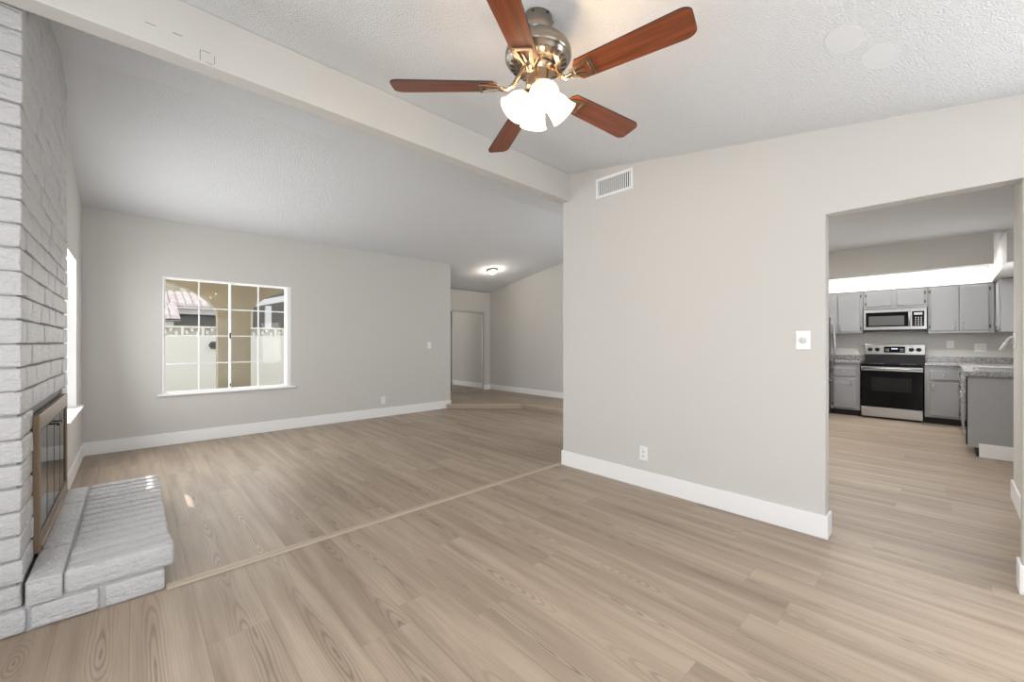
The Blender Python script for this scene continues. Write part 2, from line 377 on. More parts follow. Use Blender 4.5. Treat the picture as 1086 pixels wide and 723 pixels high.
def wall_y(name, y0, y1, x0, x1, z1, holes=(), mat='wall', z0=0.0, z1b=None):
    br = sorted(set([x0, x1]+[h[k] for h in holes for k in (0, 1)])); mb = MB(); z1b = z1 if z1b is None else z1b
    for a, b in zip(br, br[1:]):
        segs = [(z0, None)]
        for h in holes:
            if h[0] <= a+1e-6 and h[1] >= b-1e-6:
                segs = ([(z0, h[2])] if h[2] > z0+1e-4 else [])+[(h[3], None)]
        for za, zb in segs:
            t0 = z1 if zb is None else zb; t1 = z1b if zb is None else zb
            mb.hexa([(a,y0,za),(b,y0,za),(b,y1,za),(a,y1,za),(a,y0,t0),(b,y0,t0),(b,y1,t1),(a,y1,t1)])
    bmesh.ops.remove_doubles(mb.bm, verts=mb.bm.verts, dist=1e-5)
    return struct(mb.build(name, M[mat]))
def board(name, segs, h=0.155, mat='trim'):
    """baseboard boxes (x0,y0,x1,y1) as one continuous run, with a small eased top"""
    mb = MB()
    for s_ in segs:
        z0 = s_[4] if len(s_) > 4 else 0.0
        mb.box(s_[0], s_[1], z0, s_[2], s_[3], z0+h)
    return struct(mb.build(name, M[mat], bevel=0.004))

# ------------------------------------------------------------------ floor, platform, ceilings
struct(MB().box(XL2-0.15, YR-0.15, -0.08, XK+0.15, YE+0.15, 0.0).build('floor', M['oak']))
PZ = 0.085
plat = [(4.62, 6.80), (5.70, 5.80), (5.75, 2.98), (XE, 2.98), (XE, YE), (4.72, YE), (4.72, 6.80)]
struct(MB().prism([(4.70, 6.82), (5.70, 5.80), (5.75, 2.98), (XE, 2.98), (XE, YE), (4.70, YE)], 0.0, PZ).build('floor_raised_entry', M['oak']))
def strip(a, b, w, z0, z1):
    a = Vector(a); b = Vector(b); d = (b-a).normalized(); n_ = Vector((-d.y, d.x))*w
    return [(*a, ), (*b, ), (*(b+n_), ), (*(a+n_), )]
mb = MB()
mb.prism(strip((4.60, 6.81), (5.71, 5.79), -0.055, 0, 0), PZ-0.028, PZ+0.006)
mb.prism(strip((5.71, 5.79), (5.76, 2.98), -0.055, 0, 0), PZ-0.028, PZ+0.006)
mb.prism(strip((4.61, 6.81), (5.705, 5.795), -0.020, 0, 0), 0.0, PZ-0.028)
mb.prism(strip((5.705, 5.795), (5.752, 2.98), -0.020, 0, 0), 0.0, PZ-0.028)
struct(mb.build('trim_1', M['oak_trim'], bevel=0.004))
# T-moulding between the two rooms
mb = MB().prism([(2.836, 0.0), (2.840, 0.007), (2.855, 0.013), (2.880, 0.013), (2.895, 0.007), (2.899, 0.0)], 0.135, 3.392, axis='x')
struct(mb.build('trim_2', M['oak_trim']))

mb = MB(); T = 0.10
def slab(x0, x1, ys):
    lo = [(y, zc(y)) for y in ys]; hi = [(y, zc(y)+T) for y in ys]
    mb.prism(lo+hi[::-1], x0, x1, axis='x')
slab(XL2-0.12, XP2, [YR-0.12, 2.84, RY, YB+0.14])
slab(XP2, 4.58, [2.84, RY, YB+0.14])
slab(4.58, XE+0.12, [2.84, RY, YE+0.12])
struct(mb.build('ceiling', M['ceiling']))
struct(MB().box(XP2, -1.0, KC, XK+0.12, 2.84, KC+0.08).build('ceiling_kitchen', M['ceiling']))

# two smooth plaster patches in the textured ceiling
for px_, py_, pr_ in [(2.402, 0.319, 0.079), (2.643, 0.212, 0.082)]:
    struct(MB().lathe([(0, 0.004), (pr_, 0.004), (pr_*0.98, -0.0015), (0, -0.0015)], mtx=Matrix.Translation((px_, py_, zc(py_))) @ Matrix.Rotation(math.atan(0.163), 4, 'X') @ Matrix.Diagonal((1.45, 0.9, 1.0, 1.0)), seg=28, smooth=False).build('ceiling_patch', M['patch']))

# beam
mb = MB().prism([(BY0, BZ), (BY1, BZ), (BY1, zc(BY1)), (BY0, zc(BY0))], XL2, XP+0.001, axis='x')
beam = struct(mb.build('trim_3', M['beam'], bevel=0.006))
# filled scars and an old bracket outline on the beam face
mb = MB().box(0.048, BY0-0.0015, 2.924-0.003, 0.087, BY0+0.001, 2.924).box(0.154, BY0-0.0015, 2.927-0.004, 0.192, BY0+0.001, 2.927)
bx0, bx1, bz0, bz1 = 0.266, 0.332, 2.834, 2.895
mb.box(bx0, BY0-0.0015, bz0, bx0+0.003, BY0+0.001, bz1).box(bx1-0.003, BY0-0.0015, bz0+0.01, bx1, BY0+0.001, bz1-0.01).box(bx0+0.01, BY0-0.0015, bz1-0.003, bx1-0.02, BY0+0.001, bz1).box(bx0+0.02, BY0-0.0015, bz0, bx1-0.01, BY0+0.001, bz0+0.003)
struct(mb.build('scar', plain('beam_scar_grey', (0.26, 0.24, 0.21), 0.9, bump=0.1), beam))

# ------------------------------------------------------------------ walls
LW = (4.95, 6.15, 0.655, 2.165)
BW = (0.286, 1.775, 0.655, 2.165)
wall_x('wall_left', XL-0.14, XL, 4.66, YB+0.14, [LW])
wall_x('wall_left_near', XL2-0.12, XL2, YR-0.12, 2.95, [(-0.8, 2.0, 0.6, 2.1)])
wall_y('wall_back', YB, YB+0.14, XL, 4.70, zc(YB), [BW], z1b=zc(YB+0.14))
wall_x('wall_right', XP, XP2, YR, 2.822, [(-1.6, -0.5, 0.75, 2.05), (-0.283, 0.548, 0.0, 2.183)])
wall_y('wall_rear', YR-0.12, YR, XL2, XP2, zc(YR), [(-0.3, 2.5, 0.05, 2.1)])
wall_x('wall_closet', 4.58, 4.70, YB+0.14, YE)
wall_y('wall_entry_back', YE, YE+0.12, 4.58, XE+0.12, zc(YE+0.12))
wall_x('wall_entry_right', XE, XE+0.12, 2.96, YE)
wall_y('wall_entry_front', 2.72, 2.84, XP2, XE+0.12, 3.09, [(4.65, 5.95, 0.1, 2.25)])
wall_y('wall_kitchen_left', 2.10, 2.22, XP2, XK+0.12, KC)
wall_x('wall_kitchen_back', XK, XK+0.12, -0.98, 2.10, ztop=lambda y: KC)
wall_y('wall_kitchen_right', -0.98, -0.86, 5.45, XK, KC, [(7.35, 8.65, 1.25, 2.15)])
wall_y('wall_passage', -0.98, -0.40, XP2, 5.45, KC)
# dropped fascia and soffit over the cabinets
wall_x('wall_soffit_front', 7.48, 7.62, -0.40, 2.10, ztop=lambda y: KC, z0=2.26)
struct(MB().box(7.48, -0.86, 2.26, XK, -0.50, KC).build('wall_soffit_right', M['wall']))

# baseboards
t = 0.015
board('baseboard_back', [(XL, YB-t, 4.70+t, YB), (4.70, YB-t, 4.70+t, YB+0.1)])
board('baseboard_left', [(XL, 4.66, XL+t, YB-t)])
board('baseboard_right', [(XP-t, 0.548-t, XP, 2.822+t), (XP, 0.548-t, XP2+t, 0.548), (XP, 2.822, XP2, 2.822+t)])
board('baseboard_right_near', [(XP-t, YR, XP, -0.283+t), (XP, -0.283, XP2, -0.283+t)])
board('baseboard_passage', [(XP2, -0.40, 5.45, -0.40+t), (5.45, -0.86, 5.45+t, -0.40+t)])
board('baseboard_entry_right', [(XE-t, 2.98, XE, YE, PZ)], 0.13)
board('baseboard_entry_back', [(6.66, YE-t, XE-t, YE, PZ)], 0.13)

# ------------------------------------------------------------------ windows
def sash_window(name, x0, x1, z0, z1, y, depth):
    """two sliding sashes, each 2 x 4 panes; y = room side wall face"""
    w = struct(empty(name, (x0, y, z0)))
    mb = MB(); f = 0.012
    mb.box(x0, y-0.004, z0, x0+f, y+depth, z1).box(x1-0.06, y-0.004, z0, x1, y+depth, z1).box(x0+f, y-0.004, z1-f, x1-0.06, y+depth, z1).box(x0+f, y-0.004, z0, x1-0.06, y+depth, z0+f)
    struct(mb.build('window_frame', M['trim'], w, bevel=0.003))
    a, b = x0+f, x1-0.06; mid = (a+b)/2
    for k, (s0, s1) in enumerate(((a, mid+0.012), (mid-0.012, b))):
        yy = y+0.02+k*0.03; mb = MB(); e = 0.015
        zz0, zz1 = z0+f, z1-f
        mb.box(s0, yy, zz0, s0+e, yy+0.022, zz1).box(s1-e, yy, zz0, s1, yy+0.022, zz1)
        mb.box(s0+e, yy, zz0, s1-e, yy+0.022, zz0+e).box(s0+e, yy, zz1-e, s1-e, yy+0.022, zz1)
        sash = struct(mb.build('sash', M['trim'], w, bevel=0.002))
        mb = MB(); c = (s0+s1)/2; mw = 0.008
        mb.box(c-mw, yy+0.004, zz0+e, c+mw, yy+0.018, zz1-e)
        for j in (1, 2, 3):
            zz = zz0+(zz1-zz0)*j/4
            mb.box(s0+e, yy+0.006, zz-mw, c-mw, yy+0.016, zz+mw).box(c+mw, yy+0.006, zz-mw, s1-e, yy+0.016, zz+mw)
        struct(mb.build('muntin', M['trim'], sash))
        struct(MB().box(s0+e, yy+0.0095, zz0+e, s1-e, yy+0.0125, zz1-e).build('pane', M['glass'], sash))
    lt = MB().box(mid-0.010, y+0.010, z0+0.72, mid+0.008, y+0.022, z0+0.80, 0.003)
    lt.box(mid-0.008, y+0.010, z0+0.05, mid+0.006, y+0.022, z0+0.09, 0.002)
    struct(lt.build('window_latch', M['dark_iron'], w))
    struct(MB().box(x0-0.05, y-0.045, z0-0.022, x1+0.05, y+0.02, z0).build('window_sill', M['trim'], w, bevel=0.005))
    return w
sash_window('window_1', *BW, YB, 0.11)

w2 = struct(empty('window_2', (XL, LW[0], LW[2])))
mb = MB(); y0, y1, z0, z1 = LW
for q in ((y0, z0, y0+.04, z1), (y1-.04, z0, y1, z1), (y0+.04, z1-.04, y1-.04, z1), (y0+.04, z0, y1-.04, z0+.02), ((y0+y1)/2+.10, z0+.02, (y0+y1)/2+.16, z1-.04)):
    mb.box(XL-0.13, q[0], q[1], XL-0.10, q[2], q[3])
struct(mb.build('window_frame', M['trim'], w2, bevel=0.003))
struct(MB().box(XL-0.117, y0+.04, z0+.02, XL-0.113, y1-.04, z1-.04).build('pane', M['glass'], w2))
mb = MB().box(XL-0.099, y0+0.001, z0+0.0005, XL+0.001, y1-0.001, z0+0.006).box(XL+0.001, y0-0.06, z0-0.018, XL+0.05, y1+0.06, z0+0.006)
struct(mb.build('window_sill', M['trim'], w2, bevel=0.003))
mb = MB().box(XL-0.10, y1-0.006, z0+0.007, XL-0.001, y1-0.0005, z1-0.0005).box(XL-0.10, y0, z0+0.007, XL-0.001, y0+0.006, z1-0.0005).box(XL-0.10, y0+0.006, z1-0.006, XL-0.001, y1-0.006, z1)
struct(mb.build('window_jamb', M['trim'], w2))

# ------------------------------------------------------------------ mirrored closet door at the entry
d1 = struct(empty('door_1', (5.3, YE, PZ)))
def mirror_panel(x0, x1, y):
    z0, z1 = PZ+0.012, 2.085; fw = 0.014; mb = MB()
    mb.box(x0, y-0.022, z0, x0+fw, y, z1).box(x1-fw, y-0.022, z0, x1, y, z1).box(x0+fw, y-0.022, z0, x1-fw, y, z0+fw).box(x0+fw, y-0.022, z1-fw, x1-fw, y, z1)
    f = struct(mb.build('mirror_frame', M['frame_metal'], d1, bevel=0.002))
    struct(MB().box(x0+fw, y-0.014, z0+fw, x1-fw, y-0.006, z1-fw).build('mirror', M['mirror'], f))
mirror_panel(5.68, 6.63, YE-0.035); mirror_panel(4.76, 5.73, YE-0.008)
mb = MB().box(4.71, YE-0.07, 2.085, 6.66, YE, 2.105).box(6.635, YE-0.07, PZ, 6.66, YE, 2.085).box(4.71, YE-0.07, PZ, 6.635, YE-0.0, PZ+0.010)
struct(mb.build('door_track', M['frame_metal'], d1))

# ------------------------------------------------------------------ brick fireplace
fp = tag(empty('brick_fireplace', (-0.35, 3.68, 0)), 'white-painted brick fireplace wall with a raised brick hearth on the oak floor', 'fireplace')
XF, FY0, FY1 = -0.366, 2.88, 4.66
def brick(mb, x0, y0, z0, x1, y1, z1, jit=0.004, bev=0.009):
    t_ = bmesh.new(); bmesh.ops.create_cube(t_, size=1.0)
    j = [random.uniform(-jit, jit) for _ in range(6)]
    for v in t_.verts:
        v.co = Vector(((x0+x1)/2+v.co.x*(x1-x0+j[0]), (y0+y1)/2+v.co.y*(y1-y0+j[1]), (z0+z1)/2+v.co.z*(z1-z0+j[2])))
        v.co += Vector([random.uniform(-jit, jit)*0.6 for _ in range(3)])
    bmesh.ops.bevel(t_, geom=list(t_.edges), offset=bev, segments=3, profile=0.5, affect='EDGES')
    for f in t_.faces: f.smooth = True
    mb.join(t_)
CH = 0.1095; G = 0.008
IY0, IY1, IZ0, IZ1 = 3.18, 4.37, 0.235, 0.94       # fire opening
mb = MB(); n = 0; z = 0.0
while z < 3.36:
    off = 0.0 if n % 2 else 0.145
    y = FY0-(0.0 if n % 2 else 0.0)
    # front face, facing the room; corner brick lengths alternate
    ys = [FY0]; yy = FY0+(0.27 if n % 2 else 0.13)
    while yy < FY1-0.06: ys.append(yy); yy += 0.27+random.uniform(-0.015, 0.015)
    ys.append(FY1)
    for a, b in zip(ys, ys[1:]):
        cuts = [(a, b)]
        if z+CH > IZ0 and z < IZ1-0.02:
            cuts = []
            if a < IY0-0.02: cuts.append((a, min(b, IY0)))
            if b > IY1+0.02: cuts.append((max(a, IY1), b))
        for c0, c1 in cuts:
            dx = random.uniform(-0.0015, 0.0015)
            w_ = -0.13 if c0 > FY0+1e-4 else (-0.13 if n % 2 else -0.27)
            brick(mb, XF+w_+G, c0+G/2 if c0 > FY0 else c0, z+G/2, XF+dx, c1-G/2, z+CH-G/2)
    # side face, facing the camera
    xx = XF+(-0.13 if n % 2 else -0.27)
    while xx > XL2+0.03:
        x2 = max(XL2, xx-0.27); dy = random.uniform(-0.004, 0.004)
        brick(mb, x2+G/2, FY0+dy, z+G/2, xx-G/2, FY0+0.10, z+CH-G/2); xx = x2
    z += CH; n += 1
for f_, g_ in (((0, 2.735, 3.112), (0, -0.163, 1)), ((0, 6.82, 2.897), (0, 0.173, 1))):
    bmesh.ops.bisect_plane(mb.bm, geom=list(mb.bm.verts)+list(mb.bm.edges)+list(mb.bm.faces), plane_co=Vector(f_)-Vector((0, 0, 0.002)), plane_no=Vector(g_).normalized(), clear_outer=True)
chim = mb.build('chimney_breast', M['brick'], fp)
# mortar core behind the bricks, open at the firebox
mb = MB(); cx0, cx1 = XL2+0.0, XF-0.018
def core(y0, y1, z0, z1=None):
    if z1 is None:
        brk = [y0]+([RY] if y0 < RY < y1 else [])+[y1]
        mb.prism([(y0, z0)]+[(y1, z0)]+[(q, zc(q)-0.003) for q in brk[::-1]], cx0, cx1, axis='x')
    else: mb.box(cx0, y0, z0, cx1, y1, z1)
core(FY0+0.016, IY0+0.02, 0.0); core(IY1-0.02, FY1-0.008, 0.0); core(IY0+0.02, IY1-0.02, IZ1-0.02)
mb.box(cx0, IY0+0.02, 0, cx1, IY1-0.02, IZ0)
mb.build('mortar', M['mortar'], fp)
mb = MB().box(XF-0.60, IY0+0.02, IZ0, XF-0.55, IY1-0.02, IZ1-0.02)
mb.box(XF-0.55, IY0+0.021, IZ0+0.001, XF-0.10, IY0+0.026, IZ1-0.021).box(XF-0.55, IY1-0.026, IZ0+0.001, XF-0.10, IY1-0.021, IZ1-0.021)
mb.build('firebox', M['dark_metal'], fp)
# hearth
HY0, HY1 = 2.850, 4.46
mb = MB(); hz = 0.115
for x0, x1 in ((-0.60, -0.352), (-0.340, -0.118), (-0.100, 0.130)):
    brick(mb, x0, HY0, 0.004, x1, HY0+0.10, hz-0.006, 0.003, 0.012)
y = HY0+0.11
while y < HY1-0.05:
    y2 = min(HY1-0.02, y+0.27); brick(mb, 0.02, y, 0.004, 0.130+random.uniform(-.003, .003), y2-0.010, hz-0.006, 0.003, 0.012); y = y2
y = HY0-0.004                                   # inner border course of stretchers
while y < HY1-0.05:
    y2 = min(HY1, y+0.40); brick(mb, -0.352, y, hz+0.004, -0.240, y2-0.006, 0.232, 0.002, 0.008); y = y2
k = 15; st = (HY1-HY0)/k                        # rowlock course running out over the edge
for i in range(k):
    r_ = 0.168 if i == 0 else 0.160+random.uniform(-0.004, 0.004)
    brick(mb, -0.233, HY0-0.004+i*st, hz+0.004, r_, HY0-0.004+(i+1)*st-0.003, 0.232+random.uniform(-0.003, 0.003), 0.003, 0.020)
hearth = mb.build('hearth', M['brick'], fp)
MB().box(-0.45, HY0+0.02, 0.0, 0.115, HY1-0.03, hz-0.008).box(-0.356, HY0+0.022, hz-0.008, 0.120, HY1-0.022, 0.218).build('hearth_mortar', M['mortar_light'], hearth)

# brass framed glass doors
ins = tag(empty('fireplace_door_set', (XF+0.02, 3.62, 0.235)), 'brass-framed glass fireplace doors set in the white brick opening', 'fireplace doors')
fx0, fx1 = XF-0.005, XF+0.022; a, b, c, d_ = 3.165, 4.39, 0.24, 0.948
mb = MB().box(fx0, a, c, fx1, a+0.055, d_).box(fx0, b-0.055, c, fx1, b, d_).box(fx0, a+0.055, d_-0.085, fx1, b-0.055, d_).box(fx0, a+0.055, c, fx1, b-0.055, c+0.075)
mb.build('frame', M['brass'], ins, bevel=0.004)
MB().box(fx0-0.03, a+0.005, c+0.004, fx0, a+0.045, d_-0.01).build('side_gap_seal', M['dark_metal'], ins)
w_ = (b-a-0.11)/4
for i in range(4):
    p0 = a+0.055+i*w_; p1 = p0+w_; xx0, xx1 = fx0+0.012, fx0+0.020; e = 0.006
    mb = MB().box(xx0, p0, c+0.075, xx1, p0+e, d_-0.085).box(xx0, p1-e, c+0.075, xx1, p1, d_-0.085).box(xx0, p0+e, c+0.075, xx1, p1-e, c+0.09).box(xx0, p0+e, d_-0.10, xx1, p1-e, d_-0.085)
    door = mb.build('door', M['dark_metal'], ins)
    MB().box(xx0+0.003, p0+e, c+0.09, xx0+0.007, p1-e, d_-0.10).build('glass', M['fire_glass'], door)
    if i in (1, 2):
        yy = p1-0.06 if i == 1 else p0+0.06
        mb = MB().tube([(xx1-0.002, yy, d_-0.125), (xx1+0.022, yy, d_-0.125)], 0.005)
        mb.box(xx1+0.018, yy-0.035, d_-0.134, xx1+0.030, yy+0.035, d_-0.116, 0.004)
        mb.build('handle', M['dark_metal'], door)
MB().box(fx1-0.004, a+0.055, c-0.002, fx1+0.006, b-0.055, c+0.022).build('bottom_lip', M['bronze'], ins)

# ------------------------------------------------------------------ ceiling fan
FX, FYC = 1.424, 1.335; FZ = zc(FYC); BLZ = 2.548
fan = tag(empty('ceiling_fan', (FX, FYC, 2.30)), 'five-blade cherry wood ceiling fan with four lit glass shades under the sloped ceiling', 'ceiling fan')
c0 = (FX, FYC, 0)
slope = math.atan(0.163)
MB().lathe([(0.0, 0.012), (0.066, 0.012), (0.070, 0.0), (0.072, -0.012), (0.070, -0.055), (0.060, -0.085), (0.040, -0.104), (0.022, -0.110), (0.0, -0.110)],
           mtx=Matrix.Translation((FX, FYC, FZ-0.010)) @ Matrix.Rotation(slope*0.999, 4, 'X')).build('canopy', M['nickel'], fan)
for k in range(6):
    q = 2*PI*k/6+0.4; MB().box(-0.006, -0.006, -0.004, 0.006, 0.006, 0.004, 0.003, mtx=Matrix.Translation((FX+0.068*math.cos(q), FYC+0.068*math.sin(q), FZ-0.022))).build('screw', M['dark_metal'], fan)
MB().lathe([(0.014, FZ-0.12), (0.014, FZ-0.08)], c0, 16).build('downrod', M['dark_metal'], fan)
MZ = 2.640
MB().lathe([(0.016, MZ+0.150), (0.040, MZ+0.147), (0.060, MZ+0.140), (0.095, MZ+0.126), (0.125, MZ+0.108), (0.148, MZ+0.084), (0.157, MZ+0.066), (0.158, MZ+0.040), (0.150, MZ+0.030),
            (0.142, MZ+0.026), (0.138, MZ+0.014), (0.110, MZ+0.002), (0.084, MZ-0.006), (0.0, MZ-0.006)], c0, 48).build('motor_housing', M['nickel'], fan)
mb = MB()
for k in range(24):                      # vent slots round the underside of the housing
    q = 2*PI*k/24
    mb.box(-0.014, -0.007, -0.003, 0.014, 0.007, 0.003, 0.001, mtx=Matrix.Translation((FX, FYC, MZ+0.0075)) @ Matrix.Rotation(q, 4, 'Z') @ Matrix.Translation((0.122, 0, 0)) @ Matrix.Rotation(-0.41, 4, 'Y'))
mb.build('vent_slots', M['dark_metal'], fan)
KB = MZ-0.006
MB().lathe([(0.0, KB+0.004), (0.078, KB+0.002), (0.080, KB-0.010), (0.060, KB-0.020), (0.055, KB-0.030), (0.060, KB-0.072), (0.062, KB-0.098), (0.054, KB-0.114), (0.036, KB-0.126), (0.020, KB-0.132), (0.0, KB-0.134)], c0, 40).build('light_kit', M['bronze'], fan)
def blade(ang, pitch=math.radians(-12)):
    R0, R1 = 0.195, 0.700
    m_ = Matrix.Translation((FX, FYC, BLZ)) @ Matrix.Rotation(ang, 4, 'Z') @ Matrix.Rotation(pitch, 4, 'X')
    pts = []
    def hw(x):
        t_ = (x-R0)/(R1-R0); return 0.054+0.014*min(1, t_*1.1)
    N = 14
    for i in range(N+1):
        x = R0+0.02+(R1-R0-0.065)*i/N; pts.append((x, hw(x)))
    for i in range(1, 9):
        q = PI/2*(1-i/9); pts.append((R1-0.045+0.045*math.cos(q), hw(R1)*(0.55+0.45*math.sin(q))))
    pts.append((R1, hw(R1)*0.45))
    full = [(R0, 0.0), (R0+0.003, hw(R0)*0.6)]+pts
    poly = full+[(x, -y) for x, y in full[::-1] if y > 1e-6]
    t_ = bmesh.new(); lo = [t_.verts.new((x, y, -0.004)) for x, y in poly]; hi = [t_.verts.new((x, y, 0.004)) for x, y in poly]
    t_.faces.new(lo[::-1]); t_.faces.new(hi); n_ = len(poly)
    for i in range(n_): t_.faces.new([lo[i], lo[(i+1)%n_], hi[(i+1)%n_], hi[i]])
    bmesh.ops.recalc_face_normals(t_, faces=t_.faces)
    # mesh kept in blade space so the veneer grain runs along the blade
    me = bpy.data.meshes.new('blade'); t_.to_mesh(me); t_.free()
    me.materials.append(M['blade'])
    o = bpy.data.objects.new('blade', me); COL.objects.link(o); o.parent = fan
    o.matrix_local = Matrix.Translation(-Vector(fan.location)) @ m_
    me.materials.append(M['blade_edge'])
    for p_ in me.polygons:
        if abs(p_.normal.z) < 0.5: p_.material_index = 1
    # cast bracket: arm plus open trapezoid plate on the underside
    t2 = MB()
    zt = -0.005; zb = -0.012
    ins_, out_ = 0.150, 0.262
    def bar(a_, b_, w, zz=(zt, zb)):
        a_ = Vector(a_); b_ = Vector(b_); d2 = (b_-a_).normalized(); n2 = Vector((-d2.y, d2.x))*w/2
        e_ = d2*w*0.4
        t2.prism([tuple(a_-e_-n2), tuple(b_+e_-n2), tuple(b_+e_+n2), tuple(a_-e_+n2)], zz[1], zz[0])
    bar((0.180, 0.016), (0.275, 0.038), 0.014); bar((0.180, -0.016), (0.275, -0.038), 0.014)
    bar((0.275, -0.038), (0.275, 0.038), 0.015); bar((0.182, -0.016), (0.182, 0.016), 0.016)
    bar((0.245, -0.004), (0.200, -0.001), 0.008)
    t2.tube([(0.183, 0, -0.008), (0.150, 0, -0.016), (0.115, 0, 0.010), (0.072, 0, 0.082)], [0.012, 0.010, 0.011, 0.013], 10)
    bmesh.ops.transform(t2.bm, matrix=m_, verts=t2.bm.verts)
    t2.build('blade_bracket', M['bronze'], fan, bevel=0.002)
A0 = -1.3726
for k in range(5): blade(A0+2*PI*k/5)
# four bell shades; one points back towards the camera
fdir = math.atan2(FYC, FX)+PI
for k in range(4):
    q = fdir+0.20+k*PI/2; tilt = math.radians(42)
    m_ = Matrix.Translation((FX, FYC, KB-0.108)) @ Matrix.Rotation(q, 4, 'Z') @ Matrix.Translation((0.036, 0, 0)) @ Matrix.Rotation(PI-tilt, 4, 'Y')
    # local +z runs outwards and down
    MB().lathe([(0.0, 0.0), (0.012, 0.0), (0.013, 0.020), (0.026, 0.026), (0.028, 0.048), (0.0, 0.048)], mtx=m_, seg=20).build('shade_fitter', M['bronze'], fan)
    pr = [(0.022, 0.036), (0.036, 0.042), (0.047, 0.058), (0.053, 0.080), (0.057, 0.106), (0.065, 0.132), (0.071, 0.140), (0.069, 0.142), (0.062, 0.133), (0.054, 0.106), (0.050, 0.081), (0.044, 0.060), (0.033, 0.045)]
    sh = MB().lathe(pr, mtx=m_, seg=32).build('lamp_shade', M['shade'], fan)
    MB().lathe([(0.0, 0.050), (0.012, 0.052), (0.014, 0.068), (0.027, 0.090), (0.029, 0.105), (0.021, 0.124), (0.0, 0.132)], mtx=m_, seg=20).build('bulb', M['bulb'], sh)
    lamp('fan_bulb_light', 'POINT', (FX+0.135*math.cos(q), FYC+0.135*math.sin(q), KB-0.110), 1.7, (1.0, 0.66, 0.36), radius=0.02)
lamp('fan_glow_light', 'POINT', (FX, FYC, KB-0.200), 6.0, (1.0, 0.74, 0.46), radius=0.03)
for dx, ln in ((0.012, 0.110), (-0.014, 0.135)):
    mb = MB().tube([(FX+dx, FYC-dx, KB-0.10), (FX+dx, FYC-dx, KB-0.10-ln)], 0.0012, 6)
    mb.lathe([(0, -ln-0.02), (0.004, -ln-0.016), (0.004, -ln-0.002), (0, -ln)], (FX+dx, FYC-dx, KB-0.10), 10)
    mb.build('pull_chain', M['chrome'], fan)

# ------------------------------------------------------------------ entry flush light
LX, LY = 5.745, 6.762; LZ = zc(LY)
fl = tag(empty('flush_ceiling_light', (LX, LY, LZ)), 'small round dome ceiling light glowing above the raised entry floor', 'ceiling light')
ml = Matrix.Translation((LX, LY, LZ)) @ Matrix.Rotation(-math.atan(0.173), 4, 'X')
MB().lathe([(0.0, 0.0), (0.125, 0.0), (0.128, -0.012), (0.120, -0.026), (0.108, -0.030)], mtx=ml, seg=36).build('rim', M['bronze'], fl)
MB().lathe([(0.108, -0.024), (0.100, -0.048), (0.078, -0.072), (0.045, -0.086), (0.0, -0.092)], mtx=ml, seg=36).build('dome', M['dome'], fl)
lamp('entry_bulb_light', 'POINT', (LX, LY-0.02, LZ-0.13), 9.0, (1.0, 0.88, 0.72), radius=0.06)

# ------------------------------------------------------------------ small wall fittings
def plate_on_x(root, x, yc, zc_, w=0.078, h=0.125, th=0.006):
    return MB().box(x-th, yc-w/2, zc_-h/2, x, yc+w/2, zc_+h/2, 0.0025).build('cover_plate', M['white_plastic'], root)
dm = tag(empty('dimmer_switch', (XP, 0.672, 1.335)), 'white wall plate with a round dimmer knob beside the kitchen opening', 'switch')
plate_on_x(dm, XP, 0.672, 1.335, 0.084, 0.130)
MB().lathe([(0, 0), (0.021, 0), (0.019, 0.016), (0.016, 0.019), (0, 0.019)], mtx=Matrix.Translation((XP-0.006, 0.672, 1.335)) @ Matrix.Rotation(-PI/2, 4, 'Y'), seg=28).build('knob', plain('light_grey_knob', (0.62, 0.62, 0.61), 0.35, bump=0.01), dm)
def outlet_x(x, y, z, label):
    r = tag(empty('wall_outlet', (x, y, z)), label, 'outlet')
    plate_on_x(r, x, y, z)
    for s in (-1, 1):
        f = MB().lathe([(0, 0), (0.0165, 0), (0.0165, 0.003), (0, 0.003)], mtx=Matrix.Translation((x-0.006, y, z+s*0.021)) @ Matrix.Rotation(-PI/2, 4, 'Y'), seg=20).build('receptacle', M['white_plastic'], r)
        MB().box(x-0.0100, y-0.008, z+s*0.021-0.004, x-0.0085, y-0.005, z+s*0.021+0.005).build('slot', M['dark_gap'], f); MB().box(x-0.0100, y+0.005, z+s*0.021-0.004, x-0.0085, y+0.008, z+s*0.021+0.005).build('slot', M['dark_gap'], f)
    return r
def outlet_y(x, y, z, label, toggle=False):
    r = tag(empty('light_switch' if toggle else 'wall_outlet', (x, y, z)), label, 'switch' if toggle else 'outlet')
    MB().box(x-0.040, y-0.006, z-0.064, x+0.040, y, z+0.064, 0.0025).build('cover_plate', M['white_plastic'], r)
    if toggle: MB().box(x-0.016, y-0.0095, z-0.033, x+0.016, y-0.006, z+0.033, 0.0012).build('rocker', M['white_plastic'], r)
    else:
        for s in (-1, 1):
            f = MB().lathe([(0, 0), (0.0165, 0), (0.0165, 0.003), (0, 0.003)], mtx=Matrix.Translation((x, y-0.006, z+s*0.021)) @ Matrix.Rotation(PI/2, 4, 'X'), seg=20).build('receptacle', M['white_plastic'], r)
            MB().box(x-0.008, y-0.0100, z+s*0.021-0.004, x-0.005, y-0.0085, z+s*0.021+0.005).build('slot', M['dark_gap'], f); MB().box(x+0.005, y-0.0100, z+s*0.021-0.004, x+0.008, y-0.0085, z+s*0.021+0.005).build('slot', M['dark_gap'], f)
    return r
outlet_x(XP, 1.875, 0.310, 'white duplex outlet low on the partition wall left of the kitchen opening')
outlet_y(3.263, YB, 0.290, 'white duplex outlet low on the far wall right of the gridded window')
outlet_y(4.205, YB, 1.265, 'white light switch at the right end of the far window wall', True)
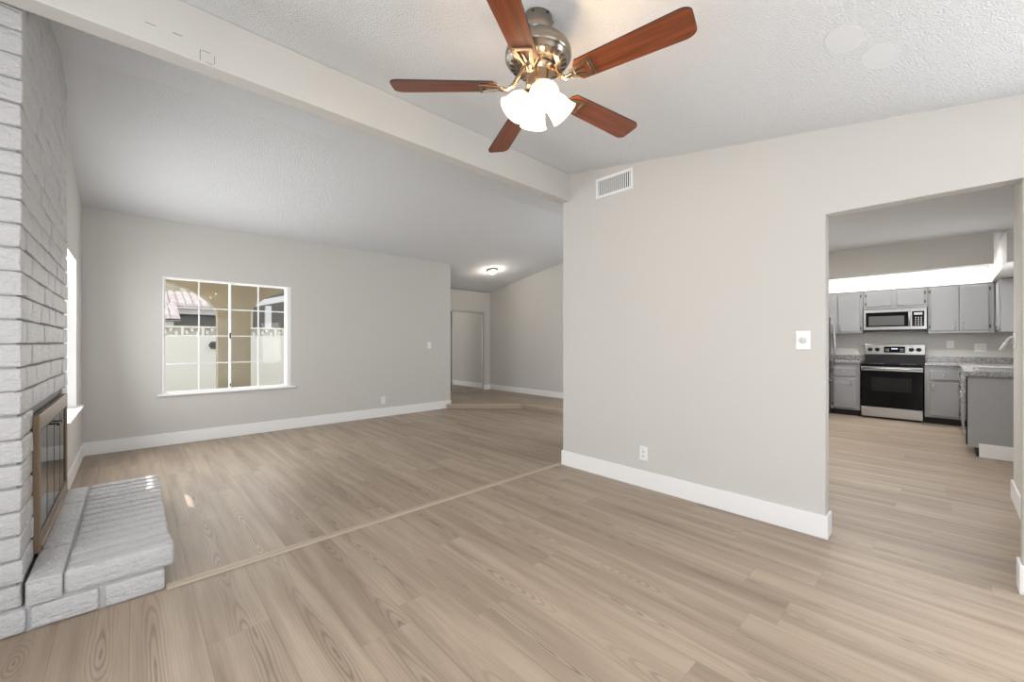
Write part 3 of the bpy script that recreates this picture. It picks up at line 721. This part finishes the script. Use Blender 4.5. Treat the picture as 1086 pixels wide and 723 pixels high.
# supply register
vt = tag(empty('air_vent', (XP, 2.19, 2.85)), 'white wall air register with vertical louvres high beside the beam', 'vent')
v0, v1, vz0, vz1 = 1.981, 2.392, 2.754, 2.951; fr_ = 0.026; x_ = XP-0.012
mb = MB().box(x_, v0, vz0, XP, v0+fr_, vz1).box(x_, v1-fr_, vz0, XP, v1, vz1).box(x_, v0+fr_, vz0, XP, v1-fr_, vz0+fr_).box(x_, v0+fr_, vz1-fr_, XP, v1-fr_, vz1)
mb.build('frame', M['trim'], vt, bevel=0.003)
MB().box(XP-0.002, v0+fr_, vz0+fr_, XP-0.0005, v1-fr_, vz1-fr_).build('duct_back', M['dark_gap'], vt)
mb = MB(); nl = 17
for i in range(nl):
    yy = v0+fr_+(v1-v0-2*fr_)*(i+0.5)/nl
    mb.box(-0.0008, -0.0050, vz0+fr_, 0.0008, 0.0050, vz1-fr_, mtx=Matrix.Translation((XP-0.0068, yy, 0)) @ Matrix.Rotation(math.radians(18), 4, 'Z'))
mb.build('louvre', M['trim'], vt)
# plate and hook on the passage wall
hk = tag(empty('wall_hook_plate', (5.30, -0.40, 1.34)), 'white wall plate with a slanted hook arm at the edge of the kitchen passage', 'hook')
MB().box(5.235, -0.40, 1.270, 5.365, -0.392, 1.400, 0.003).build('cover_plate', M['white_plastic'], hk)
MB().tube([(5.30, -0.392, 1.366), (5.30, -0.375, 1.365), (5.30, -0.358, 1.345), (5.30, -0.345, 1.310)], [0.006, 0.006, 0.007, 0.008]).tube([(5.30, -0.348, 1.318), (5.30, -0.318, 1.255)], [0.011, 0.008]).tube([(5.30, -0.392, 1.318), (5.30, -0.378, 1.318)], 0.007).build('hook_arm', M['white_plastic'], hk)

# ------------------------------------------------------------------ kitchen
def pull_z(x, y, z0, z1, parent, mat='steel'):      # vertical bar pull on a face looking to -x
    MB().tube([(x, y, z0), (x-0.022, y, z0+0.010), (x-0.026, y, (z0+z1)/2), (x-0.022, y, z1-0.010), (x, y, z1)], 0.0055, 8).build('handle', M[mat], parent)
def knob_x(x, y, z, parent):
    MB().lathe([(0, 0), (0.006, 0), (0.006, 0.012), (0.015, 0.016), (0.015, 0.024), (0, 0.028)], mtx=Matrix.Translation((x, y, z)) @ Matrix.Rotation(-PI/2, 4, 'Y'), seg=16).build('knob', M['steel'], parent)
def hinge(x, y, z, parent):
    MB().box(x-0.006, y-0.009, z-0.025, x+0.001, y+0.009, z+0.025, 0.002).build('hinge', M['dark_iron'], parent)
def door_x(parent, x, y0, y1, z0, z1, pull=None, hinges=None, horiz=None):
    d = MB().box(x-0.020, y0, z0, x-0.001, y1, z1).build('door', M['grey_paint'], parent, bevel=0.007)
    if pull: pull_z(x-0.020, pull[0], pull[1], pull[2], d)
    if horiz:
        MB().tube([(x-0.020, horiz[0]-0.04, horiz[1]), (x-0.042, horiz[0]-0.028, horiz[1]+0.008), (x-0.045, horiz[0], horiz[1]+0.010), (x-0.042, horiz[0]+0.028, horiz[1]+0.008), (x-0.020, horiz[0]+0.04, horiz[1])], 0.0055, 8).build('handle', M['steel'], d)
    if hinges is not None:
        for zz in (z0+0.06, z1-0.06): hinge(x-0.001, hinges, zz, d)
    return d
UF = 9.78
def upper(y0, y1, z0, z1, label, doors, loc=None):
    r = tag(empty('wall_cabinet', (XK, (y0+y1)/2, z0)), label, 'cabinet')
    MB().box(UF, y0, z0, XK, y1, z1).build('body', M['grey_paint'], r, bevel=0.002)
    for dd in doors: door_x(r, UF, *dd)
    return r
upper(1.025, 1.93, 1.490, 2.245, 'grey double-door wall cabinet left of the microwave', [(1.065, 1.380, 1.52, 2.225, (1.345, 1.54, 1.64), 1.055), (1.392, 1.71, 1.52, 2.225, (1.43, 1.54, 1.64), 1.72)])
upper(0.195, 1.020, 1.915, 2.245, 'short grey wall cabinet directly above the microwave', [(0.643, 0.975, 1.955, 2.225, None, 0.985, (0.71, 1.972)), (0.235, 0.575, 1.955, 2.225, None, 0.225, (0.515, 1.972))])
upper(-0.530, 0.190, 1.475, 2.245, 'grey double-door wall cabinet right of the microwave', [(-0.160, 0.160, 1.515, 2.225, (-0.115, 1.54, 1.64), 0.170), (-0.475, -0.166, 1.515, 2.225, (-0.21, 1.54, 1.64), -0.487)])
MB().box(UF-0.008, -0.50, 2.246, XK-0.001, 1.93, 2.259).build('crown_shadow_strip', M['grey_dark'])['kind'] = 'structure'  # dark strip colours in the crown shadow along the cabinet tops
# corner wall cabinet on the side wall, facing the sink run
cw = tag(empty('wall_cabinet', (9.55, -0.86, 1.475)), 'grey wall cabinet on the right side wall, seen end-on in the corner', 'cabinet')
MB().box(9.25, -0.86, 1.475, 9.779, -0.560, 2.245).build('body', M['grey_paint'], cw, bevel=0.002)
dcw = MB().box(9.28, -0.559, 1.515, 9.75, -0.540, 2.225).build('door', M['grey_paint'], cw, bevel=0.006)
MB().tube([(9.33, -0.540, 1.54), (9.33, -0.516, 1.55), (9.33, -0.512, 1.59), (9.33, -0.516, 1.63), (9.33, -0.540, 1.64)], 0.0055, 8).build('handle', M['steel'], dcw)
# microwave
mw = tag(empty('microwave_oven', (9.90, 0.605, 1.51)), 'stainless steel over-the-range microwave mounted above the electric range', 'microwave')
MF = 9.72
MB().box(MF+0.02, 0.205, 1.515, XK, 1.008, 1.912).build('body', M['black'], mw, bevel=0.003)
dmw = MB().box(MF, 0.402, 1.545, MF+0.02, 1.010, 1.905).build('door', M['steel'], mw, bevel=0.004)
gl = MB().box(MF-0.002, 0.425, 1.595, MF+0.001, 0.978, 1.852).build('door_glass', M['black_glass'], dmw)
MB().box(MF-0.004, 0.475, 1.620, MF-0.002, 0.938, 1.785).build('window_screen', plain('microwave_screen_grey', (0.10, 0.10, 0.10), 0.25, bump=0.01), dmw)
MB().tube([(MF, 0.412, 1.60), (MF-0.030, 0.412, 1.61), (MF-0.032, 0.412, 1.73), (MF-0.030, 0.412, 1.84), (MF, 0.412, 1.85)], 0.010, 10).build('handle', M['steel'], dmw)
MB().box(MF, 0.203, 1.545, MF+0.02, 0.400, 1.905).build('control_panel', M['steel'], mw, bevel=0.004)
kp = MB().box(MF-0.002, 0.232, 1.595, MF+0.001, 0.380, 1.852).build('keypad', M['black_glass'], mw)
mb = MB()
for r_ in range(5):
    for c_ in range(3):
        mb.box(MF-0.0035, 0.262+c_*0.033, 1.615+r_*0.031, MF-0.002, 0.276+c_*0.033, 1.628+r_*0.031)
mb.box(MF-0.0035, 0.255, 1.79, MF-0.002, 0.355, 1.83).build('keys', M['key_print'], kp)
MB().box(MF-0.002, 0.215, 1.512, MF+0.28, 1.0, 1.544).build('bottom_vent', M['black'], mw)
# electric range
RF = 9.42
rg = tag(empty('electric_range', (9.75, 0.62, 0)), 'stainless steel and black glass electric range between grey base cabinets', 'range')
MB().box(RF+0.03, 0.240, 0.03, XK-0.02, 1.010, 0.915).build('body', M['black'], rg, bevel=0.003)
MB().box(RF-0.012, 0.236, 0.915, 10.0, 1.014, 0.945).build('cooktop', M['black_glass'], rg, bevel=0.004)
brm = plain('burner_ring_grey', (0.12, 0.12, 0.12), 0.3, bump=0.005)
for (cx_, cy_, rr) in ((9.58, 0.82, 0.10), (9.58, 0.43, 0.085), (9.83, 0.82, 0.075), (9.83, 0.43, 0.10)):
    MB().lathe([(rr-0.004, 0.9452), (rr-0.004, 0.9462), (rr, 0.9462), (rr, 0.9452)], (cx_, cy_, 0), 32).build('burner_ring', brm, rg)
od = MB().box(RF, 0.240, 0.205, RF+0.030, 1.010, 0.905).build('oven_door', M['black_glass'], rg, bevel=0.005)
MB().box(RF-0.003, 0.241, 0.835, RF+0.002, 1.009, 0.900).build('door_trim', M['steel'], od)
MB().box(RF-0.002, 0.371, 0.48, RF+0.001, 0.875, 0.715).build('oven_window', M['oven_window'], od)
MB().tube([(RF, 0.275, 0.870), (RF-0.045, 0.275, 0.870)], 0.010).tube([(RF, 0.975, 0.870), (RF-0.045, 0.975, 0.870)], 0.010).tube([(RF-0.045, 0.250, 0.870), (RF-0.045, 1.000, 0.870)], 0.014, 14).build('handle', M['steel'], od)
MB().box(RF, 0.240, 0.035, RF+0.030, 1.010, 0.198).build('drawer', M['steel'], rg, bevel=0.005)
MB().box(RF+0.05, 0.26, 0.0, XK-0.05, 0.99, 0.03).build('base', M['toe'], rg)
MB().box(10.0, 0.236, 0.915, XK-0.005, 1.014, 1.100).build('backguard_base', M['black'], rg)
MB().box(9.995, 0.228, 1.100, XK-0.005, 1.022, 1.285).build('backguard', M['steel'], rg, bevel=0.006)
dp = MB().box(9.992, 0.477, 1.135, 9.996, 0.755, 1.245).build('display', M['black_glass'], rg)
mb = MB().box(9.990, 0.575, 1.195, 9.992, 0.655, 1.215)
mb.build('digits', M['led'], dp)
for y_, z_ in ((0.495, 1.165), (0.495, 1.195), (0.685, 1.165), (0.685, 1.195)):
    MB().box(9.9905, y_, z_, 9.992, y_+0.05, z_+0.007).build('touch_key', M['key_print'], dp)
for yy in (0.942, 0.844, 0.399, 0.306):
    MB().lathe([(0, 0), (0.034, 0), (0.034, 0.004), (0.027, 0.006), (0.024, 0.028), (0, 0.030)], mtx=Matrix.Translation((9.995, yy, 1.190)) @ Matrix.Rotation(-PI/2, 4, 'Y'), seg=24).build('knob', M['black'], rg)
# base cabinets
BF = 9.47
def base(y0, y1, label, dr, pull_y, hinge_y):
    r = tag(empty('base_cabinet', (9.8, (y0+y1)/2, 0)), label, 'cabinet')
    MB().box(BF, y0, 0.105, XK-0.001, y1, 0.944).build('body', M['grey_paint'], r, bevel=0.002)
    MB().box(BF+0.06, y0, 0.0, XK-0.001, y1, 0.104).build('toe_kick', M['toe'], r)
    w = MB().box(BF-0.020, dr[0], 0.715, BF-0.001, dr[1], 0.860).build('drawer', M['grey_paint'], r, bevel=0.007)
    knob_x(BF-0.020, (dr[0]+dr[1])/2, 0.79, w)
    door_x(r, BF, dr[0], dr[1], 0.135, 0.675, (pull_y, 0.54, 0.64), hinge_y)
    return r
base(1.030, 1.47, 'grey base cabinet left of the electric range', (1.092, 1.405), 1.145, 1.415)
base(-0.185, 0.222, 'grey base cabinet between the range and the sink counter', (-0.158, 0.160), 0.125, -0.168)
# refrigerator on the left kitchen wall
rf = tag(empty('refrigerator', (9.0, 1.8, 0)), 'stainless refrigerator just showing past the partition edge, bowed handles outward', 'refrigerator')
RY0 = 1.478
MB().box(8.60, RY0, 0.03, 9.43, 2.08, 1.78).build('body', M['grey_dark'], rf, bevel=0.004)
fd = MB().box(8.605, RY0-0.045, 0.72, 9.425, RY0-0.002, 1.775).build('door', M['fridge_steel'], rf, bevel=0.01)
MB().tube([(9.36, RY0-0.045, 0.80), (9.36, RY0-0.085, 0.86), (9.36, RY0-0.105, 1.25), (9.36, RY0-0.085, 1.64), (9.36, RY0-0.045, 1.70)], 0.014, 12).build('handle', M['steel'], fd)
fz = MB().box(8.605, RY0-0.045, 0.05, 9.425, RY0-0.002, 0.71).build('freezer_drawer', M['fridge_steel'], rf, bevel=0.01)
MB().tube([(8.68, RY0-0.045, 0.64), (8.68, RY0-0.10, 0.64), (9.36, RY0-0.10, 0.64), (9.36, RY0-0.045, 0.64)], 0.013, 12).build('handle', M['chrome'], fz)
MB().box(8.63, RY0+0.03, 0.0, 9.40, 2.05, 0.03).build('base', M['toe'], rf)
# sink run along the right wall: dishwasher, sink cabinet
PX = 7.128; SF = -0.185
ep = tag(empty('end_panel', (PX, -0.52, 0)), 'tall flat grey end panel closing the sink counter nearest the camera', 'panel')
MB().box(PX, -0.86, 0.105, PX+0.03, SF, 0.920).build('panel', M['grey_paint'], ep, bevel=0.002)
MB().box(PX+0.006, -0.86, 0.0, PX+0.03, SF-0.07, 0.104).build('plinth', M['toe'], ep)
board('baseboard_end_panel', [(PX-t, -0.86, PX, -0.272)])
dw = tag(empty('dishwasher', (7.46, -0.52, 0)), 'dark dishwasher front seen edge-on beside the grey end panel', 'dishwasher')
MB().box(PX+0.034, -0.85, 0.105, 7.76, SF-0.012, 0.915).build('body', M['black'], dw)
MB().box(PX+0.036, SF-0.011, 0.12, 7.758, SF+0.012, 0.905).build('door', M['black_glass'], dw, bevel=0.004)
MB().box(PX+0.036, SF-0.08, 0.0, 7.758, SF-0.07, 0.104).build('toe_kick', M['toe'], dw)
sc = tag(empty('sink_cabinet', (8.4, -0.52, 0)), 'grey sink base cabinet running along the right kitchen wall with chrome pulls', 'cabinet')
MB().box(7.765, -0.85, 0.105, 9.465, SF-0.005, 0.650).box(7.765, SF-0.03, 0.650, 9.465, SF-0.005, 0.925).box(8.70, -0.85, 0.650, 9.465, SF-0.03, 0.925).build('body', M['grey_paint'], sc)
MB().box(7.765, SF-0.08, 0.0, 9.465, SF-0.07, 0.104).build('toe_kick', M['toe'], sc)
for x0 in (7.79, 8.34, 8.89):
    dd = MB().box(x0, SF-0.004, 0.135, x0+0.52, SF+0.015, 0.675).build('door', M['grey_paint'], sc, bevel=0.006)
    dr = MB().box(x0, SF-0.004, 0.715, x0+0.52, SF+0.015, 0.860).build('drawer', M['grey_paint'], sc, bevel=0.006)
    for zz in (0.60, 0.66): pass
    MB().tube([(x0+0.06, SF+0.015, 0.54), (x0+0.06, SF+0.042, 0.55), (x0+0.06, SF+0.046, 0.59), (x0+0.06, SF+0.042, 0.63), (x0+0.06, SF+0.015, 0.64)], 0.0055, 8).build('handle', M['chrome'], dd)
    MB().lathe([(0, 0), (0.006, 0), (0.006, 0.014), (0.015, 0.018), (0.015, 0.026), (0, 0.030)], mtx=Matrix.Translation((x0+0.26, SF+0.015, 0.79)) @ Matrix.Rotation(-PI/2, 4, 'X'), seg=16).build('knob', M['chrome'], dr)
# counters
def ctop(segs, label, splash):
    r = tag(empty('countertop', (segs[0][0], segs[0][1], 0.945)), label, 'countertop')
    mb = MB()
    for q in segs: mb.box(*q)
    mb.build('slab', M['granite'], r, bevel=0.004)
    mb = MB()
    for q in splash: mb.box(*q)
    mb.build('backsplash', M['granite'], r, bevel=0.002)
    return r
ZT0, ZT1 = 0.945, 0.990
ctop([(9.44, 1.024, ZT0, XK-0.001, 1.93, ZT1)], 'speckled grey granite countertop left of the range', [(XK-0.025, 1.024, ZT1, XK-0.001, 1.93, 1.082)])
sy0, sy1, sx0, sx1 = -0.72, -0.275, 7.30, 8.05
ZP0 = 0.925
ctop([(9.44, -0.859, ZT0, XK-0.001, 0.222, ZT1), (PX-0.03, sy1, ZP0, 9.44, SF+0.03, ZT1), (PX-0.03, -0.859, ZP0, 9.44, sy0, ZT1), (PX-0.03, sy0, ZP0, sx0, sy1, ZT1), (sx1, sy0, ZP0, 9.44, sy1, ZT1)],
     'speckled grey granite countertop turning the corner around the sink', [(XK-0.025, -0.859, ZT1, XK-0.001, 0.222, 1.082), (PX, -0.859, ZT1, XK-0.025, -0.835, 1.082)])
sk = tag(empty('kitchen_sink', (7.65, -0.5, 0.99)), 'stainless drop-in sink set in the right-hand granite countertop', 'sink')
mb = MB().box(sx0-0.02, sy0-0.02, ZT1+0.001, sx0+0.012, sy1+0.02, ZT1+0.010).box(sx1-0.012, sy0-0.02, ZT1+0.001, sx1+0.02, sy1+0.02, ZT1+0.010).box(sx0+0.012, sy1-0.012, ZT1+0.001, sx1-0.012, sy1+0.02, ZT1+0.010).box(sx0+0.012, sy0-0.02, ZT1+0.001, sx1-0.012, sy0+0.012, ZT1+0.010)
mb.build('rim', M['steel'], sk, bevel=0.003)
mb = MB().box(sx0+0.004, sy0+0.004, 0.932, sx0+0.010, sy1-0.004, ZT1).box(sx1-0.010, sy0+0.004, 0.932, sx1-0.004, sy1-0.004, ZT1).box(sx0+0.01, sy0+0.004, 0.932, sx1-0.01, sy0+0.010, ZT1).box(sx0+0.01, sy1-0.010, 0.932, sx1-0.01, sy1-0.004, ZT1).box(sx0+0.004, sy0+0.004, 0.927, sx1-0.004, sy1-0.004, 0.932)
mb.build('basin', M['steel'], sk)
# outlets on the range wall
def outlet_back(y, z, w, h, label, n_):
    r = tag(empty('wall_outlet', (XK, y, z)), label, 'outlet')
    MB().box(XK-0.006, y-w/2, z-h/2, XK, y+w/2, z+h/2, 0.0025).build('cover_plate', M['white_plastic'], r)
    for k in range(n_):
        yy = y+(k-(n_-1)/2)*0.046
        MB().box(XK-0.009, yy-0.015, z-0.032, XK-0.006, yy+0.015, z+0.032, 0.001).build('receptacle', M['white_plastic'], r)
        for (ya, za) in ((yy-0.007, z+0.012), (yy+0.004, z+0.012), (yy-0.007, z-0.020), (yy+0.004, z-0.020)):
            MB().box(XK-0.0100, ya, za, XK-0.009, ya+0.003, za+0.008).build('slot', M['dark_gap'], r)
outlet_back(-0.066, 1.285, 0.085, 0.13, 'single white outlet above the backsplash right of the range', 1)
outlet_back(-0.400, 1.235, 0.130, 0.13, 'double-width white outlet above the backsplash near the kitchen corner', 2)
# tube light behind the fascia; second tube and kitchen ceiling fixture are added fill
def fixture(x, y, ln, label, w):
    r = tag(empty('fluorescent_fixture', (x, y, KC)), label, 'ceiling light')
    MB().box(x-0.09, y-ln/2, KC-0.045, x+0.09, y+ln/2, KC-0.001).build('housing', M['white_plastic'], r, bevel=0.004)
    MB().tube([(x-0.04, y-ln/2+0.03, KC-0.066), (x-0.04, y+ln/2-0.03, KC-0.066)], 0.016).tube([(x+0.04, y-ln/2+0.03, KC-0.066), (x+0.04, y+ln/2-0.03, KC-0.066)], 0.016).build('tube', M['tube'], r)
    lamp('fluorescent_light', 'AREA', (x, y, KC-0.09), w, (1.0, 0.975, 0.93), aim=(0, 0, -1), size=0.14, size_y=ln)
fixture(9.80, 0.72, 2.3, 'fluorescent tube light hidden above the fascia over the range', 12)
fixture(8.55, 0.75, 2.2, 'added unseen tube fixture behind the fascia to brighten the wall cabinets', 15)
fixture(5.6, 1.62, 0.9, 'added unseen tube fixture behind the partition to fill the kitchen', 26)

# ------------------------------------------------------------------ outdoors
struct(MB().box(-16, YE+0.16, -0.10, 14, 34, -0.02).box(-16, -6, -0.10, XL2-0.2, YE+0.16, -0.02).box(XL2-0.2, 4.6, -0.10, XL-0.15, YE+0.16, -0.02).box(XL2-0.2, YB+0.14, -0.02, 4.57, YE+0.16, 0.002).build('ground', M['concrete']))
# porch arcade
def arch_pts(x0, x1, zs, zt, n_=20):
    c_ = (x0+x1)/2; r_ = (x1-x0)/2
    return [(c_+r_*math.cos(PI-PI*i/n_), zs+(zt-zs)*math.sin(PI-PI*i/n_)) for i in range(n_+1)]
AY0, AY1 = 8.90, 9.16
pc = tag(empty('porch_arcade', (1.38, 9.03, 0)), 'tan stucco porch pier and arches outside the gridded window', 'porch')
mb = MB()
def arcade(x0, x1, zs, zt, xl, xr, top=2.75):
    p = arch_pts(x0, x1, zs, zt)
    for (ax, az), (bx_, bz) in zip(p, p[1:]):
        mb.hexa([(ax, AY0, az), (bx_, AY0, bz), (bx_, AY1, bz), (ax, AY1, az), (ax, AY0, top), (bx_, AY0, top), (bx_, AY1, top), (ax, AY1, top)])
arcade(-1.25, 1.125, 1.77, 2.40, 0, 0); arcade(1.625, 3.95, 1.79, 2.40, 0, 0)
mb.box(1.125, AY0, -0.02, 1.625, AY1, 2.75).box(-1.75, AY0, -0.02, -1.25, AY1, 2.75).box(3.95, AY0, -0.02, 4.45, AY1, 2.75)
bmesh.ops.remove_doubles(mb.bm, verts=mb.bm.verts, dist=1e-5)
mb.build('arcade_wall', M['stucco'], pc)
MB().box(-1.75, YB+0.15, 2.75, 4.45, AY1+0.15, 2.83).build('porch_roof', M['stucco_light'], pc)
# garden wall with pierced block band and hexagonal plaque
gw = tag(empty('garden_wall', (2, 12.0, 0)), 'cream block garden wall with a patterned top course beyond the porch', 'wall')
MB().box(-5, 12.0, -0.02, 9, 12.18, 1.49).build('wall_body', M['garden_wall'], gw)
mb = MB().box(-5, 12.0, 1.66, 9, 12.18, 1.70).box(-5, 12.10, 1.49, 9, 12.18, 1.66)
x = -1.0
while x < 5.0:
    for q in ((0.0, 0.05, 0.10, 0.09), (0.10, 0.12, 0.17, 0.05), (0.20, 0.03, 0.24, 0.13)):
        mb.box(x+q[0], 12.0, 1.49+q[1]-0.05+0.02, x+q[0]+0.05, 12.10, 1.49+q[1]+0.06)
    mb.box(x+0.30, 12.0, 1.49, x+0.36, 12.10, 1.66); x += 0.38
mb.build('patterned_course', M['garden_wall'], gw)
hx = MB().lathe([(0, 0), (0.100, 0), (0.100, 0.03), (0.08, 0.04), (0, 0.04)], mtx=Matrix.Translation((1.43, 11.999, 1.252)) @ Matrix.Rotation(PI/2, 4, 'X'), seg=6, smooth=False)
tag(hx.build('wall_plaque', M['dark_iron'], origin=(1.43, 12.0, 1.25)), 'dark hexagonal plaque hung on the cream garden wall', 'plaque')
# neighbour house with tiled roof
nh = tag(empty('neighbour_house', (0.8, 16, 0)), 'neighbouring single-storey house with pale clay tile roof behind the garden wall', 'house')
MB().box(-4, 16.3, -0.02, 2.6, 22, 2.30).build('house_wall', M['grey_stucco'], nh)
MB().box(-4.2, 15.95, 2.20, 2.8, 16.3, 2.40).build('fascia', M['pale_stucco'], nh)
MB().box(-4, 14.2, -0.02, 0.82, 15.6, 1.88).build('low_wing_wall', M['pale_stucco'], nh)
def tiles(name, x0, x1, y0, z0, n_rows, pitch, cw_=0.19, cl=0.18, parent=nh):
    mb = MB(); ca, sa = math.cos(pitch), math.sin(pitch); seg = 6
    nx = int((x1-x0)/cw_)
    for r_ in range(n_rows):
        for c_ in range(nx):
            xc = x0+(c_+0.5)*cw_; 
            a0 = r_*cl*0.85; ring = []
            for q in (0, 1):
                dd = a0+q*cl; lift = 0.03*(1-q)
                yy = y0+dd*ca; zz = z0+dd*sa+lift
                ring.append([mb.bm.verts.new((xc+cw_*0.48*math.cos(PI*i/seg), yy-sa*0.0, zz+cw_*0.42*math.sin(PI*i/seg))) for i in range(seg+1)])
            for i in range(seg): mb.bm.faces.new([ring[0][i], ring[0][i+1], ring[1][i+1], ring[1][i]])
            bt = [mb.bm.verts.new((v.co.x, v.co.y+0.01, z0+a0*sa-0.02)) for v in (ring[0][0], ring[0][-1])]
            mb.bm.faces.new(ring[0]+[bt[1], bt[0]])
    mb.box(x0, y0, z0-0.05, x1, y0+0.04, z0)
    mb.hexa([(x0, y0, z0-0.04), (x1, y0, z0-0.04), (x1, y0+n_rows*cl*0.87*ca, z0-0.04+n_rows*cl*0.87*sa), (x0, y0+n_rows*cl*0.87*ca, z0-0.04+n_rows*cl*0.87*sa),
             (x0, y0, z0), (x1, y0, z0), (x1, y0+n_rows*cl*0.87*ca, z0+n_rows*cl*0.87*sa), (x0, y0+n_rows*cl*0.87*ca, z0+n_rows*cl*0.87*sa)])
    return mb.build(name, M['tile'], parent)
tiles('tile_roof', -4.3, 2.9, 15.8, 2.42, 11, math.radians(18))
tiles('wing_tile_roof', -4.2, 0.95, 14.0, 1.95, 8, math.radians(20))
# taller stucco house behind, unseen bulk added to block the back window's sun
th_ = tag(empty('sun_block_house', (-1.6, 22, 0)), 'tan stucco house behind the tiled roof, made tall to block the sun', 'house')
MB().box(-9.2, 22.4, -0.02, 6.5, 28, 10.8).build('house_wall', M['stucco'], th_)
MB().box(1.5, 22.3, 0, 1.7, 22.4, 9.0).box(-9.2, 22.3, 6.2, 6.5, 22.4, 6.4).build('wall_band', M['stucco_light'], th_)
# grey neighbour patio on the right
gp = tag(empty('neighbour_patio', (3.5, 15, 0)), 'grey neighbouring patio wall with pale post and beam, right side of the window view', 'patio')
MB().box(2.95, 15.6, -0.02, 6.8, 15.8, 3.3).build('patio_wall', M['grey_stucco'], gp)
MB().box(3.14, 14.92, -0.02, 3.30, 15.08, 2.50).build('post', M['pale_stucco'], gp)
MB().hexa([(2.72, 14.9, 2.42), (4.6, 14.9, 2.92), (4.6, 15.1, 2.92), (2.72, 15.1, 2.42), (2.72, 14.9, 2.60), (4.6, 14.9, 3.12), (4.6, 15.1, 3.12), (2.72, 15.1, 2.60)]).build('beam', M['pale_stucco'], gp)
# unseen cover added beside the left window, edge placed so only a low band of sun passes
PCX = -2.412
cv = tag(empty('sun_limit_cover', (-1.6, 6.0, 2.6)), 'added unseen flat cover narrowing the sun at the left window', 'patio cover')
MB().box(PCX, 4.75, 2.62, -1.80, 10.3, 2.72).box(-1.80, 4.75, 2.62, XL-0.15, 8.8, 2.72).build('cover_roof', M['pale_stucco'], cv)
for yy in (4.8, 10.1): MB().box(PCX+0.05, yy, -0.02, PCX+0.17, yy+0.12, 2.619).build('post', M['pale_stucco'], cv)
